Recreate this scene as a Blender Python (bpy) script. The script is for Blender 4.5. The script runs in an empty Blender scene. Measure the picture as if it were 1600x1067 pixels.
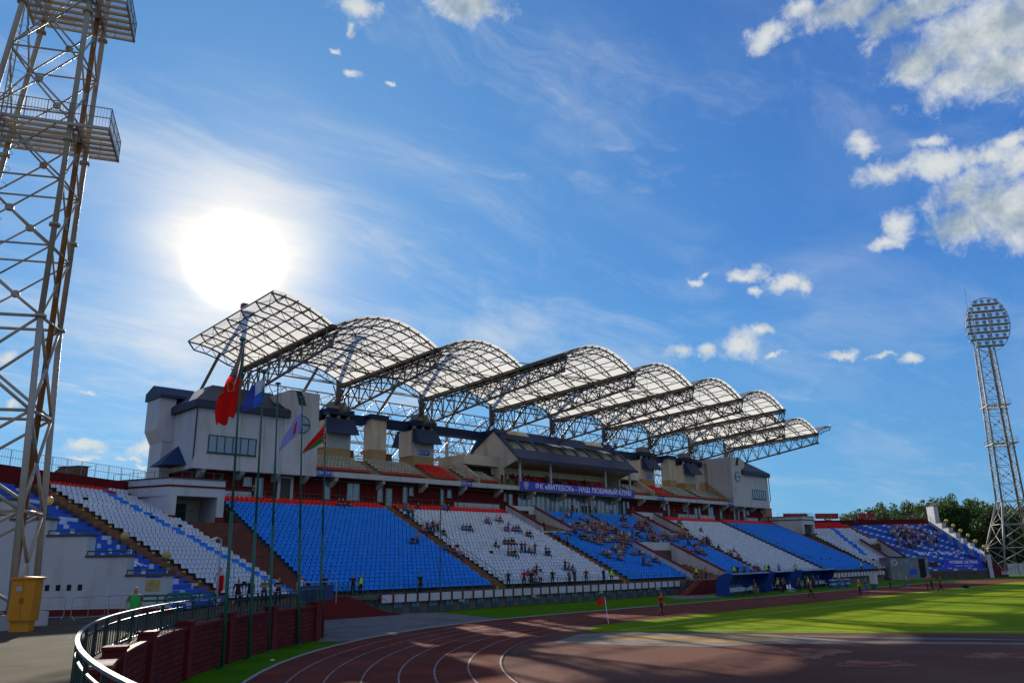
import bpy, bmesh, math, random
from mathutils import Vector, Matrix
import numpy as np
random.seed(7)
S = bpy.context.scene
COL = S.collection
R_ = math.radians

# ------------------------------------------------------------------ camera
CAM_H = 4.2
RM = Matrix(((0.71371096, 0.17884237, 0.6772238), (-0.70023895, 0.20536188, 0.6837338), (-0.01679538, -0.96220679, 0.27180142)))
cd = bpy.data.cameras.new('camera'); cam = bpy.data.objects.new('camera', cd); COL.objects.link(cam)
M3 = Matrix.Identity(4)
for i in range(3):
    M3[i][0] = RM[i][0]; M3[i][1] = -RM[i][1]; M3[i][2] = -RM[i][2]
M3.translation = Vector((0, 0, CAM_H))
cam.matrix_world = M3
cd.sensor_width = 36; cd.lens = 36 * 1225 / 1600; cd.clip_end = 9000; cd.clip_start = 0.1
S.camera = cam

# ------------------------------------------------------------------ light
SUN_AZ, SUN_EL = 66.14, 20.6
sd = Vector((math.cos(R_(SUN_AZ)) * math.cos(R_(SUN_EL)), math.sin(R_(SUN_AZ)) * math.cos(R_(SUN_EL)), math.sin(R_(SUN_EL))))
sl = bpy.data.lights.new('sun', 'SUN'); sl.energy = 5.0; sl.angle = R_(0.5); sl.color = (1.0, 0.93, 0.8)
so = bpy.data.objects.new('sun', sl); COL.objects.link(so)
so.rotation_euler = sd.to_track_quat('Z', 'Y').to_euler(); so.location = (0, 0, 60)
S.view_settings.view_transform = 'Standard'; S.view_settings.look = 'None'
S.view_settings.exposure = 0.66; S.view_settings.gamma = 1
S.cycles.max_bounces = 6; S.cycles.diffuse_bounces = 3; S.cycles.transmission_bounces = 3; S.cycles.glossy_bounces = 2
S.cycles.transparent_max_bounces = 6; S.cycles.use_denoising = True; S.cycles.caustics_reflective = False; S.cycles.caustics_refractive = False

W = bpy.data.worlds.new('World'); S.world = W; W.use_nodes = True
nt = W.node_tree; N = nt.nodes; L = nt.links
for n in list(N): N.remove(n)
def nd(t, **k):
    n = N.new(t)
    for a, b in k.items(): setattr(n, a, b)
    return n
def mth(op, a, b=None, c=None, clamp=False):
    n = nd('ShaderNodeMath', operation=op, use_clamp=clamp)
    for i, v in enumerate((a, b, c)):
        if v is None: continue
        if hasattr(v, 'links'): L.new(v, n.inputs[i])
        else: n.inputs[i].default_value = v
    return n.outputs[0]
def vmth(op, a, b=None):
    n = nd('ShaderNodeVectorMath', operation=op)
    for i, v in enumerate((a, b)):
        if v is None: continue
        if hasattr(v, 'links'): L.new(v, n.inputs[i])
        else: n.inputs[i].default_value = v
    return n
def mixc(f, a, b, mode='MIX'):
    n = nd('ShaderNodeMix', data_type='RGBA', blend_type=mode)
    for i, v in ((0, f), (6, a), (7, b)):
        if hasattr(v, 'links'): L.new(v, n.inputs[i])
        elif i == 0: n.inputs[0].default_value = v
        else: n.inputs[i].default_value = (*v, 1)
    return n.outputs[2]
def rng(v, a, b, c=0.0, d=1.0, smooth=True):
    n = nd('ShaderNodeMapRange', interpolation_type='SMOOTHSTEP' if smooth else 'LINEAR')
    L.new(v, n.inputs[0])
    for i, x in zip((1, 2, 3, 4), (a, b, c, d)): n.inputs[i].default_value = x
    return n.outputs[0]
def noise(vec, scale, detail=6, rough=0.6, dist=0.0):
    n = nd('ShaderNodeTexNoise'); L.new(vec, n.inputs['Vector'])
    n.inputs['Scale'].default_value = scale; n.inputs['Detail'].default_value = detail
    n.inputs['Roughness'].default_value = rough; n.inputs['Distortion'].default_value = dist
    return n
sky = nd('ShaderNodeTexSky', sky_type='NISHITA', sun_disc=False)
sky.sun_elevation = R_(SUN_EL); sky.sun_rotation = R_(90 - SUN_AZ)
sky.air_density = 1.0; sky.dust_density = 0.25; sky.ozone_density = 2.5
tc = nd('ShaderNodeTexCoord'); D = tc.outputs['Generated']
sep = nd('ShaderNodeSeparateXYZ'); L.new(D, sep.inputs[0])
zc = mth('MAXIMUM', sep.outputs[2], 0.02)
sun_dot = vmth('DOT_PRODUCT', D, tuple(sd)).outputs['Value']
ang = mth('MULTIPLY', mth('ARCCOSINE', mth('MINIMUM', sun_dot, 0.999999)), 57.2958)
hs = nd('ShaderNodeHueSaturation'); L.new(sky.outputs[0], hs.inputs['Color']); hs.inputs['Saturation'].default_value = 1.18
skyn = mixc(1.0, hs.outputs[0], (0.045, 0.072, 0.10), 'MULTIPLY')
# deep blue overhead, paler near the horizon and towards the sun
skyc = mixc(rng(sep.outputs[2], 0.0, 0.34, smooth=False), (0.115, 0.30, 0.46), (0.048, 0.165, 0.41))
skyc = mixc(rng(sep.outputs[2], 0.28, 0.72, smooth=False), skyc, (0.026, 0.088, 0.29))
skyc = mixc(rng(ang, 8, 44, 0.50, 0.0), skyc, (0.125, 0.30, 0.50))
skyc = mixc(0.12, skyc, skyn)
skyc = mixc(rng(ang, 30, 58, 0.0, 0.22), skyc, (0.020, 0.080, 0.34))
# high thin cirrus drawn out on a plane far above
pl = nd('ShaderNodeCombineXYZ')
L.new(mth('DIVIDE', sep.outputs[0], mth('ADD', zc, 0.12)), pl.inputs[0]); L.new(mth('DIVIDE', sep.outputs[1], mth('ADD', zc, 0.12)), pl.inputs[1])
mp = nd('ShaderNodeMapping'); L.new(pl.outputs[0], mp.inputs[0]); mp.inputs['Rotation'].default_value = (0, 0, R_(28)); mp.inputs['Scale'].default_value = (1.0, 2.6, 1)
warp = noise(pl.outputs[0], 0.9, 3, 0.5)
wv = vmth('MULTIPLY_ADD', warp.outputs['Color'], (1.3, 1.3, 1.3)); L.new(mp.outputs[0], wv.inputs[2])
c1 = noise(wv.outputs[0], 0.9, 9, 0.62, 0.4).outputs['Fac']
c2 = noise(pl.outputs[0], 0.55, 3, 0.5).outputs['Fac']
mpb = nd('ShaderNodeMapping'); L.new(pl.outputs[0], mpb.inputs[0]); mpb.inputs['Rotation'].default_value = (0, 0, R_(-42)); mpb.inputs['Scale'].default_value = (1.0, 3.2, 1)
wv2 = vmth('MULTIPLY_ADD', noise(pl.outputs[0], 1.6, 4, 0.6).outputs['Color'], (1.1, 1.1, 1.1)); L.new(mpb.outputs[0], wv2.inputs[2])
c3 = noise(wv2.outputs[0], 1.3, 10, 0.66, 0.5).outputs['Fac']
near = rng(ang, 6, 50, 1.0, 0.0)
cir = mth('MULTIPLY', rng(c1, 0.42, 0.78), rng(c2, 0.30, 0.62))
cir = mth('ADD', cir, mth('MULTIPLY', mth('MULTIPLY', rng(c3, 0.48, 0.80), rng(c2, 0.62, 0.38)), 0.8))
cir = mth('MULTIPLY', cir, mth('ADD', mth('MULTIPLY', near, 0.85), 0.38), clamp=True)
skyc = mixc(mth('MULTIPLY', cir, 0.80), skyc, (0.42, 0.46, 0.50))
# individual cumulus clouds, each at its own bearing
def direc(px, py):
    v = RM @ Vector((px - 800, py - 533.5, 1225)); return v.normalized()
CL = [(1345, 223, 26, 15), (1400, 268, 48, 20, ), (1470, 258, 75, 20), (1545, 245, 60, 18), (1450, 226, 26, 9), (1590, 255, 55, 26), (1585, 218, 32, 12),
      (1505, 300, 62, 34), (1560, 318, 80, 50), (1510, 352, 60, 30), (1600, 345, 70, 44), (1405, 355, 26, 26), (1385, 380, 28, 9),
      (1440, 100, 52, 44), (1500, 70, 80, 62), (1570, 40, 110, 70), (1560, 110, 90, 44), (1490, 130, 70, 28), (1640, 90, 90, 80), (1320, 15, 90, 22), (1390, 35, 50, 26), (1450, 8, 90, 24), (1200, 58, 38, 14), (1250, 20, 30, 12),
      (735, 10, 62, 18), (555, 10, 40, 20), (548, 115, 16, 6), (612, 127, 9, 4), (520, 78, 12, 5), (547, 44, 9, 10),
      (1160, 538, 36, 22), (1195, 520, 20, 10), (1110, 545, 18, 12), (1062, 545, 24, 10), (1207, 555, 14, 4), (1160, 430, 32, 13), (1235, 447, 34, 13), (1262, 450, 10, 14), (1178, 457, 14, 6), (1083, 440, 14, 7), (1100, 428, 10, 5),
      (1310, 551, 24, 8), (1420, 560, 16, 8), (1380, 556, 26, 5), (138, 620, 12, 5), (130, 697, 26, 10), (125, 713, 22, 6), (232, 703, 34, 12), (190, 717, 13, 6), (210, 718, 13, 5), (222, 728, 12, 4), (12, 565, 16, 16), (15, 632, 14, 8), (250, 718, 14, 5)]
wn = noise(D, 26, 5, 0.62)
wd = vmth('MULTIPLY_ADD', vmth('SUBTRACT', wn.outputs['Color'], (0.5, 0.5, 0.5)).outputs[0], (0.034, 0.034, 0.034)); L.new(D, wd.inputs[2])
acc = None; big = None
for c in CL:
    px, py, w, h = c[:4]
    d = direc(px, py); k = 1.0 / math.hypot(1, math.hypot(px - 800, py - 533.5) / 1225)
    rx = w / 1225 * k * 1.2; ry = h / 1225 * k * 1.28
    m_ = nd('ShaderNodeMapping', vector_type='TEXTURE'); L.new(wd.outputs[0], m_.inputs[0])
    m_.inputs['Location'].default_value = d
    m_.inputs['Rotation'].default_value = (0, 0, math.atan2(d.y, d.x))
    m_.inputs['Scale'].default_value = (max(rx, 0.02), rx, ry)
    ln = vmth('LENGTH', m_.outputs[0]).outputs['Value']
    f = mth('SUBTRACT', 1.0, ln)
    acc = f if acc is None else mth('MAXIMUM', acc, f)
    if w * h > 1100: big = f if big is None else mth('MAXIMUM', big, f)
cn = noise(D, 30, 9, 0.68, 0.3).outputs['Fac']
cn2 = noise(D, 11, 4, 0.55)
cum = rng(mth('ADD', acc, mth('MULTIPLY', mth('MULTIPLY', mth('SUBTRACT', cn, 0.5), rng(acc, -0.2, 0.75, 1.0, 0.45)), 3.0)), -0.02, 0.95)
thick = rng(mth('ADD', big, mth('MULTIPLY', mth('SUBTRACT', cn2.outputs['Fac'], 0.5), 2.6)), 0.05, 1.05)
toS = vmth('MULTIPLY_ADD', vmth('SUBTRACT', tuple(sd), D).outputs[0], (0.035, 0.035, 0.035)); L.new(D, toS.inputs[2])
cnS = noise(toS.outputs[0], 30, 6, 0.62, 0.3).outputs['Fac']; cnL = noise(D, 30, 6, 0.62, 0.3).outputs['Fac']
rim = mth('MULTIPLY', mth('SUBTRACT', cnL, cnS), 1.7)
thick = mth('SUBTRACT', mth('MULTIPLY', thick, 0.85), rim, clamp=True)
ccol = mixc(thick, (0.46, 0.48, 0.47), (0.21, 0.26, 0.30))
skyc = mixc(mth('MULTIPLY', cum, 0.93), skyc, ccol)
# glare of the sun through thin cloud
gn = mth('ADD', mth('MULTIPLY', mth('SUBTRACT', noise(wv.outputs[0], 1.1, 6, 0.6).outputs['Fac'], 0.5), 7.0), ang)
gl = mth('DIVIDE', mth('MAXIMUM', mth('SUBTRACT', gn, 3.3), 0.0), 3.7)
halo = mth('POWER', 2.71828, mth('MULTIPLY', mth('POWER', gl, 1.1), -1.0))
halo = mth('MULTIPLY', halo, mth('ADD', mth('MULTIPLY', rng(ang, 4.5, 9.0, 1.0, 0.62), 1.0), mth('MULTIPLY', mth('MULTIPLY', rng(c1, 0.36, 0.66), rng(ang, 4.5, 9.0)), 0.38)))
skyc = mixc(halo, skyc, (0.62, 0.615, 0.60))
core = rng(mth('ADD', ang, mth('MULTIPLY', mth('SUBTRACT', noise(D, 6, 4, 0.6).outputs['Fac'], 0.5), 2.0)), 0.1, 4.3, 1.0, 0.0)
core = mth('POWER', core, 2.0)
skyc = mixc(core, skyc, (3.0, 2.95, 2.85))
fill_cloud = mth('MULTIPLY', rng(noise(D, 2.2, 5, 0.55).outputs['Fac'], 0.40, 0.60), mth('MULTIPLY', rng(ang, 75, 105), rng(sep.outputs[2], 0.0, 0.1)))  # pale cloud added behind the camera, out of view, to lift the ambient light
skyc = mixc(mth('MULTIPLY', fill_cloud, 0.45), skyc, (0.62, 0.60, 0.56))
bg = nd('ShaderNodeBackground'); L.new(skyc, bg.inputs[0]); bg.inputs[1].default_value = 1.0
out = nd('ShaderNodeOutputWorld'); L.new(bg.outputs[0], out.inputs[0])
W.cycles.sampling_method = 'MANUAL'; W.cycles.sample_map_resolution = 512

# ------------------------------------------------------------------ materials
MATS = {}
def mat(name, col, rough=0.7, var=0.12, scale=3.0, metal=0.0, bump=0.0, trans=0.0, spec=0.3, emis=None, fine=None):
    if name in MATS: return MATS[name]
    m = bpy.data.materials.new(name); m.use_nodes = True; t = m.node_tree; n = t.nodes; l = t.links
    p = n['Principled BSDF']; p.inputs['Roughness'].default_value = rough; p.inputs['Metallic'].default_value = metal
    p.inputs['Specular IOR Level'].default_value = spec
    g = n.new('ShaderNodeTexCoord')
    nz = n.new('ShaderNodeTexNoise'); nz.inputs['Scale'].default_value = scale; nz.inputs['Detail'].default_value = 6; nz.inputs['Roughness'].default_value = 0.65
    l.new(g.outputs['Object'], nz.inputs['Vector'])
    r = n.new('ShaderNodeMapRange'); l.new(nz.outputs['Fac'], r.inputs[0]); r.inputs[1].default_value = 0.3; r.inputs[2].default_value = 0.7
    r.inputs[3].default_value = 1 - var; r.inputs[4].default_value = 1 + var
    mx = n.new('ShaderNodeVectorMath'); mx.operation = 'SCALE'; mx.inputs[0].default_value = col; l.new(r.outputs[0], mx.inputs['Scale'])
    src = mx.outputs[0]
    if fine:
        n2 = n.new('ShaderNodeTexNoise'); n2.inputs['Scale'].default_value = fine[0]; n2.inputs['Detail'].default_value = 4; m3_ = n.new('ShaderNodeMapping'); m3_.inputs['Scale'].default_value = (1, 1, .22); l.new(g.outputs['Object'], m3_.inputs[0]); l.new(m3_.outputs[0], n2.inputs['Vector'])
        r2 = n.new('ShaderNodeMapRange'); l.new(n2.outputs['Fac'], r2.inputs[0]); r2.inputs[1].default_value = fine[2]; r2.inputs[2].default_value = fine[3]
        mm = n.new('ShaderNodeMix'); mm.data_type = 'RGBA'; l.new(r2.outputs[0], mm.inputs[0]); l.new(src, mm.inputs[6]); mm.inputs[7].default_value = (*fine[1], 1)
        src = mm.outputs[2]
    l.new(src, p.inputs['Base Color'])
    if bump:
        b = n.new('ShaderNodeBump'); b.inputs['Strength'].default_value = bump; b.inputs['Distance'].default_value = 0.02
        nb = n.new('ShaderNodeTexNoise'); nb.inputs['Scale'].default_value = scale * 12; nb.inputs['Detail'].default_value = 3
        l.new(g.outputs['Object'], nb.inputs['Vector']); l.new(nb.outputs['Fac'], b.inputs['Height']); l.new(b.outputs[0], p.inputs['Normal'])
    if trans:
        tr = n.new('ShaderNodeBsdfTranslucent'); l.new(src, tr.inputs[0]); ms = n.new('ShaderNodeMixShader'); ms.inputs[0].default_value = trans
        l.new(p.outputs[0], ms.inputs[1]); l.new(tr.outputs[0], ms.inputs[2]); l.new(ms.outputs[0], n['Material Output'].inputs[0])
    if emis:
        p.inputs['Emission Color'].default_value = (*emis, 1); p.inputs['Emission Strength'].default_value = 1
    MATS[name] = m; return m
m_white = mat('white_render', (0.46, 0.465, 0.48), 0.85, 0.07, 0.35, bump=0.15, fine=(1.1, (0.33, 0.29, 0.24), 0.52, 0.86))
m_cream = mat('cream_render', (0.56, 0.50, 0.41), 0.85, 0.10, 0.4, fine=(0.5, (0.34, 0.24, 0.13), 0.5, 0.8))
m_ochre = mat('ochre_render', (0.36, 0.25, 0.13), 0.85, 0.15, 0.6)
m_maroon = mat('maroon_paint', (0.125, 0.016, 0.016), 0.75, 0.15, 0.8, bump=0.3, spec=0.12)
m_maroon_d = mat('dark_maroon_panels', (0.11, 0.010, 0.010), 0.8, 0.2, 0.7, spec=0.1)
m_bluemetal = mat('blue_sheet_roof', (0.012, 0.026, 0.085), 0.6, 0.12, 0.8)
m_greymetal = mat('blue_grey_sheet_roof', (0.030, 0.036, 0.062), 0.6, 0.12, 0.8)
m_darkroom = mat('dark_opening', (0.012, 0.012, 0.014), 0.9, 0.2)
m_glass = mat('window_glass', (0.10, 0.19, 0.26), 0.06, 0.1, 1, spec=1.0)  # pale blue base colour stands in for the reflected sky
m_frame = mat('dark_frame', (0.05, 0.045, 0.04), 0.6)
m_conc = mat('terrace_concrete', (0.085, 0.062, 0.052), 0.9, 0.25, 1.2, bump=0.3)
m_aisle = mat('aisle_concrete', (0.20, 0.085, 0.040), 0.9, 0.35, 1.5)
m_yellowm = mat('yellow_edge_paint', (0.45, 0.30, 0.03), 0.7)
m_steelW = mat('white_steel', (0.30, 0.275, 0.235), 0.5, 0.12, 1.5)
m_steelD = mat('rusty_roof_steel', (0.060, 0.040, 0.028), 0.55, 0.3, 0.9)
m_steelG = mat('grey_roof_steel', (0.135, 0.115, 0.095), 0.5, 0.2, 0.6)
m_tower = mat('tower_steel', (0.36, 0.315, 0.245), 0.5, 0.10, 1.5, fine=(2.2, (0.20, 0.11, 0.05), 0.62, 0.78))
m_rust = mat('rusty_pipe', (0.20, 0.085, 0.025), 0.8, 0.4, 1.0)
m_mesh = mat('railing_steel', (0.20, 0.19, 0.17), 0.5)
m_green = mat('green_paint', (0.016, 0.11, 0.065), 0.45, 0.2, 1.0)
m_dgreen = mat('dark_green_paint', (0.010, 0.035, 0.030), 0.4, 0.2, 1.0)
m_rail = mat('worn_handrail', (0.11, 0.125, 0.13), 0.6, 0.2, 3, metal=0.1)
m_galv = mat('galvanised_barrier', (0.33, 0.35, 0.36), 0.4, 0.1, metal=0.5)
m_yellow = mat('yellow_cabinet_paint', (0.55, 0.20, 0.005), 0.5, 0.12, 1.5, fine=(1.5, (0.20, 0.10, 0.02), 0.66, 0.8))
m_sblue = mat('seat_blue', (0.003, 0.195, 0.66), 0.5, 0.22, 1.4, spec=0.2)
m_swhite = mat('seat_white', (0.50, 0.54, 0.60), 0.5, 0.22, 1.4, spec=0.2)
m_sred = mat('seat_red', (0.60, 0.010, 0.008), 0.5, 0.25, 1.4, spec=0.2)
m_globe = mat('yellowed_globe', (0.62, 0.50, 0.22), 0.35, 0.05, trans=0.45)
m_lampw = mat('lamp_white', (0.6, 0.6, 0.6), 0.4)
m_signb = mat('sign_blue', (0.02, 0.07, 0.50), 0.5, 0.05)
m_banner = mat('banner_violet_blue', (0.055, 0.055, 0.52), 0.6, 0.08, 0.8)
m_text = mat('white_lettering', (0.75, 0.76, 0.80), 0.6, 0.03)
m_black = mat('black_plastic', (0.01, 0.01, 0.012), 0.5)
m_dugout = mat('blue_dugout_plastic', (0.007, 0.040, 0.20), 0.3, 0.15, 1.0)

# ------------------------------------------------------------------ mesh builder
class MB:
    def __init__(s): s.v = []; s.f = []; s.m = []; s.st = []
    def add(s, vs, fs, m=0):
        b = len(s.v); s.st.append((b, len(s.f))); s.v.extend([tuple(v) for v in vs]); s.f.extend([tuple(b + i for i in f) for f in fs]); s.m.extend([m] * len(fs)); return s
    def box(s, x0, y0, z0, x1, y1, z1, m=0):
        return s.add([(x0, y0, z0), (x1, y0, z0), (x1, y1, z0), (x0, y1, z0), (x0, y0, z1), (x1, y0, z1), (x1, y1, z1), (x0, y1, z1)],
                     [(0, 3, 2, 1), (4, 5, 6, 7), (0, 1, 5, 4), (1, 2, 6, 5), (2, 3, 7, 6), (3, 0, 4, 7)], m)
    def obox(s, c, u, v, w, m=0):
        c, u, v, w = map(Vector, (c, u, v, w))
        P = [c + a * u + b * v + d * w for d in (-1, 1) for a, b in ((-1, -1), (1, -1), (1, 1), (-1, 1))]
        return s.add(P, [(0, 3, 2, 1), (4, 5, 6, 7), (0, 1, 5, 4), (1, 2, 6, 5), (2, 3, 7, 6), (3, 0, 4, 7)], m)
    def tube(s, p, q, r, n=4, m=0, r2=None, cap=True):
        p, q = Vector(p), Vector(q); d = q - p
        if d.length < 1e-6: return s
        d.normalize(); a = Vector((0, 0, 1)) if abs(d.z) < 0.9 else Vector((1, 0, 0))
        u = d.cross(a).normalized(); w = d.cross(u)
        r2 = r if r2 is None else r2
        P = []
        for c, rr in ((p, r), (q, r2)):
            for i in range(n):
                t = 2 * math.pi * (i + .5) / n; P.append(c + (u * math.cos(t) + w * math.sin(t)) * rr)
        F = [(i, (i + 1) % n, n + (i + 1) % n, n + i) for i in range(n)]
        if cap: F += [tuple(range(n))[::-1], tuple(range(n, 2 * n))]
        return s.add(P, F, m)
    def path(s, pts, r, n=6, m=0):
        for a, b in zip(pts, pts[1:]): s.tube(a, b, r, n, m)
        return s
    def prism(s, poly, ext, m=0):
        n = len(poly); e = Vector(ext); P = [Vector(p) for p in poly] + [Vector(p) + e for p in poly]
        return s.add(P, [tuple(range(n))[::-1], tuple(range(n, 2 * n))] + [(i, (i + 1) % n, n + (i + 1) % n, n + i) for i in range(n)], m)
    def beam(s, p, q, w, h, m=0):
        p, q = Vector(p), Vector(q); d = (q - p); L_ = d.length; d.normalize(); side = d.cross(Vector((0, 0, 1)))
        if side.length < 1e-3: side = Vector((1, 0, 0))
        side.normalize(); up = side.cross(d)
        return s.obox((p + q) / 2, d * L_ / 2, side * w / 2, up * h / 2, m)
    def sphere(s, c, r, n=10, k=6, m=0, sz=1.0):
        c = Vector(c); P = [c + Vector((0, 0, r * sz))]
        for j in range(1, k):
            t = math.pi * j / k
            for i in range(n):
                f = 2 * math.pi * i / n; P.append(c + Vector((math.sin(t) * math.cos(f) * r, math.sin(t) * math.sin(f) * r, math.cos(t) * r * sz)))
        P.append(c - Vector((0, 0, r * sz))); F = [(0, 1 + i, 1 + (i + 1) % n) for i in range(n)]
        for j in range(k - 2):
            for i in range(n):
                a = 1 + j * n; F.append((a + i, a + n + i, a + n + (i + 1) % n, a + (i + 1) % n))
        e = len(P) - 1; a = 1 + (k - 2) * n; F += [(e, a + (i + 1) % n, a + i) for i in range(n)]
        return s.add(P, F, m)
    def mesh(s, name, mats, smooth=False):
        me = bpy.data.meshes.new(name); me.from_pydata(s.v, [], s.f); me.materials.clear()
        for m in (mats if isinstance(mats, (list, tuple)) else [mats]): me.materials.append(m)
        if any(s.m): me.polygons.foreach_set('material_index', s.m)
        if smooth: me.polygons.foreach_set('use_smooth', [True] * len(s.f))
        me.update(); return me
    def build(s, name, mats, parent=None, smooth=False):
        o = bpy.data.objects.new(name, s.mesh(name, mats, smooth)); COL.objects.link(o)
        if parent is not None: o.parent = parent
        return o
def build_each(b, name, mats, parent=None, per=1, most=100):
    # every piece of b becomes a part of its own; past `most` the farther ones stay one mesh
    ch = []
    for k in range(0, len(b.st), per):
        v0, f0 = b.st[k]; v1, f1 = b.st[k + per] if k + per < len(b.st) else (len(b.v), len(b.f))
        q = MB(); q.add(b.v[v0:v1], [tuple(i - v0 for i in f) for f in b.f[f0:f1]]); q.m = b.m[f0:f1]
        c = np.mean(np.array(q.v), 0); ch.append((float((c ** 2).sum()), q))
    ch.sort(key=lambda t: t[0]); objs = [q.build(name, mats, parent) for _, q in ch[:most]]
    if len(ch) > most:
        r = MB()
        for _, q in ch[most:]:
            n0 = len(r.m); r.add(q.v, q.f); r.m[n0:] = q.m
        o = r.build(name, mats, parent); o['kind'] = 'stuff'; objs.append(o)
    return objs
def tag(o, label, cat, group=None):
    o['label'] = label; o['category'] = cat
    if group: o['group'] = group
    return o
def thing(name, label, cat, loc=(0, 0, 0), rz=0.0, group=None):
    o = bpy.data.objects.new(name, None); COL.objects.link(o); o.location = loc; o.rotation_euler = (0, 0, rz)
    return tag(o, label, cat, group)
def struct(o, kind='structure'): o['kind'] = kind; return o
def copy_tree(o, parent=None):
    c = o.copy(); COL.objects.link(c)
    if parent is not None: c.parent = parent
    for ch in list(o.children): copy_tree(ch, c)
    return c
def text_mesh(name, txt, size, m, parent, loc, rot, depth=0.02, space=1.0, sx=1.0, bold=0.0):
    cu = bpy.data.curves.new(name, 'FONT'); cu.body = txt; cu.size = size; cu.extrude = depth; cu.align_x = 'CENTER'; cu.align_y = 'CENTER'; cu.space_character = space; cu.resolution_u = 2; cu.offset = bold
    t = bpy.data.objects.new('tmp', cu); COL.objects.link(t)
    bpy.context.view_layer.update()
    me = bpy.data.meshes.new_from_object(t.evaluated_get(bpy.context.evaluated_depsgraph_get()))
    bpy.data.objects.remove(t)
    me.name = name; me.materials.clear(); me.materials.append(m)
    o = bpy.data.objects.new(name, me); COL.objects.link(o); o.parent = parent; o.location = loc; o.rotation_euler = rot; o.scale = (sx, 1, 1)
    return o

# ------------------------------------------------------------------ ground
CC = Vector((49.5, 4.2))      # centre of the near bend of the track
XC = 96.0                     # middle of the main stand
def arc(c, r, a0, a1, n):
    return [(c[0] + r * math.cos(R_(a0 + (a1 - a0) * i / n)), c[1] + r * math.sin(R_(a0 + (a1 - a0) * i / n))) for i in range(n + 1)]
def oval(r, n=48):
    c2 = (2 * XC - CC.x, CC.y)
    return arc(CC, r, 90, 270, n) + arc(c2, r, -90, 90, n)
def sheet(name, poly, z, m, kind='structure'):
    b = MB(); b.add([(x, y, z) for x, y in poly], [tuple(range(len(poly)))]); o = b.build(name, m); o['kind'] = kind; return o
def ring(name, pa, pb, z, m):
    b = MB(); n = len(pa); b.add([(x, y, z) for x, y in pa] + [(x, y, z) for x, y in pb], [(i, (i + 1) % n, n + (i + 1) % n, n + i) for i in range(n)])
    o = b.build(name, m); o['kind'] = 'structure'; return o
def ground_mat(name, c1, c2, scale, c3=None, bump=0.3, rough=0.9, stretch=(1, 1, 1), trans=0.0, fine=8.0):
    m = bpy.data.materials.new(name); m.use_nodes = True; t = m.node_tree; n = t.nodes; l = t.links; p = n['Principled BSDF']
    p.inputs['Roughness'].default_value = rough; p.inputs['Specular IOR Level'].default_value = 0.02
    g = n.new('ShaderNodeTexCoord'); mpp = n.new('ShaderNodeMapping'); mpp.inputs['Scale'].default_value = stretch; l.new(g.outputs['Object'], mpp.inputs[0])
    def nz(sc, d, r): 
        q = n.new('ShaderNodeTexNoise'); q.inputs['Scale'].default_value = sc; q.inputs['Detail'].default_value = d; q.inputs['Roughness'].default_value = r; l.new(mpp.outputs[0], q.inputs['Vector']); return q.outputs['Fac']
    a = nz(scale, 8, 0.6); b_ = nz(fine, 4, 0.7)
    r = n.new('ShaderNodeMapRange'); l.new(a, r.inputs[0]); r.inputs[1].default_value = 0.36; r.inputs[2].default_value = 0.64
    mx = n.new('ShaderNodeMix'); mx.data_type = 'RGBA'; l.new(r.outputs[0], mx.inputs[0]); mx.inputs[6].default_value = (*c1, 1); mx.inputs[7].default_value = (*c2, 1)
    src = mx.outputs[2]
    if c3:
        a3 = nz(scale * 0.45, 6, 0.7); r3 = n.new('ShaderNodeMapRange'); l.new(a3, r3.inputs[0]); r3.inputs[1].default_value = 0.56; r3.inputs[2].default_value = 0.66
        m3 = n.new('ShaderNodeMix'); m3.data_type = 'RGBA'; l.new(r3.outputs[0], m3.inputs[0]); l.new(src, m3.inputs[6]); m3.inputs[7].default_value = (*c3, 1); src = m3.outputs[2]
    rr = n.new('ShaderNodeMapRange'); l.new(b_, rr.inputs[0]); rr.inputs[1].default_value = 0.3; rr.inputs[2].default_value = 0.7; rr.inputs[3].default_value = 0.72; rr.inputs[4].default_value = 1.28
    sc = n.new('ShaderNodeVectorMath'); sc.operation = 'SCALE'; l.new(src, sc.inputs[0]); l.new(rr.outputs[0], sc.inputs['Scale'])
    l.new(sc.outputs[0], p.inputs['Base Color'])
    bp = n.new('ShaderNodeBump'); bp.inputs['Strength'].default_value = bump; bp.inputs['Distance'].default_value = 0.03; l.new(b_, bp.inputs['Height']); l.new(bp.outputs[0], p.inputs['Normal'])
    if trans:
        tr = n.new('ShaderNodeBsdfTranslucent'); l.new(sc.outputs[0], tr.inputs[0]); ad = n.new('ShaderNodeMixShader'); ad.inputs[0].default_value = trans
        l.new(p.outputs[0], ad.inputs[1]); l.new(tr.outputs[0], ad.inputs[2]); l.new(ad.outputs[0], n['Material Output'].inputs[0])
    return m
g_grass = ground_mat('mown_grass', (0.110, 0.185, 0.002), (0.215, 0.265, 0.003), 0.10, stretch=(1, 0.35, 1), fine=3.5)
g_verge = ground_mat('verge_grass', (0.040, 0.120, 0.003), (0.070, 0.165, 0.004), 0.5, fine=14)
g_track = ground_mat('running_track_rubber', (0.125, 0.034, 0.022), (0.18, 0.054, 0.034), 0.30, (0.10, 0.045, 0.034), fine=18)
g_infield = ground_mat('worn_infield_rubber', (0.115, 0.050, 0.036), (0.175, 0.082, 0.056), 0.16, (0.24, 0.14, 0.095), stretch=(1, 0.5, 1), fine=10)
g_asphalt = ground_mat('promenade_asphalt', (0.082, 0.066, 0.040), (0.115, 0.092, 0.058), 0.6, (0.062, 0.052, 0.036), bump=0.9, fine=25)
g_grey = ground_mat('grey_pavement', (0.13, 0.13, 0.125), (0.18, 0.175, 0.165), 0.6, (0.10, 0.075, 0.065), fine=12)
g_sand = ground_mat('pit_sand', (0.34, 0.20, 0.08), (0.42, 0.27, 0.12), 1.2, (0.25, 0.15, 0.07), fine=8)
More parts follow.
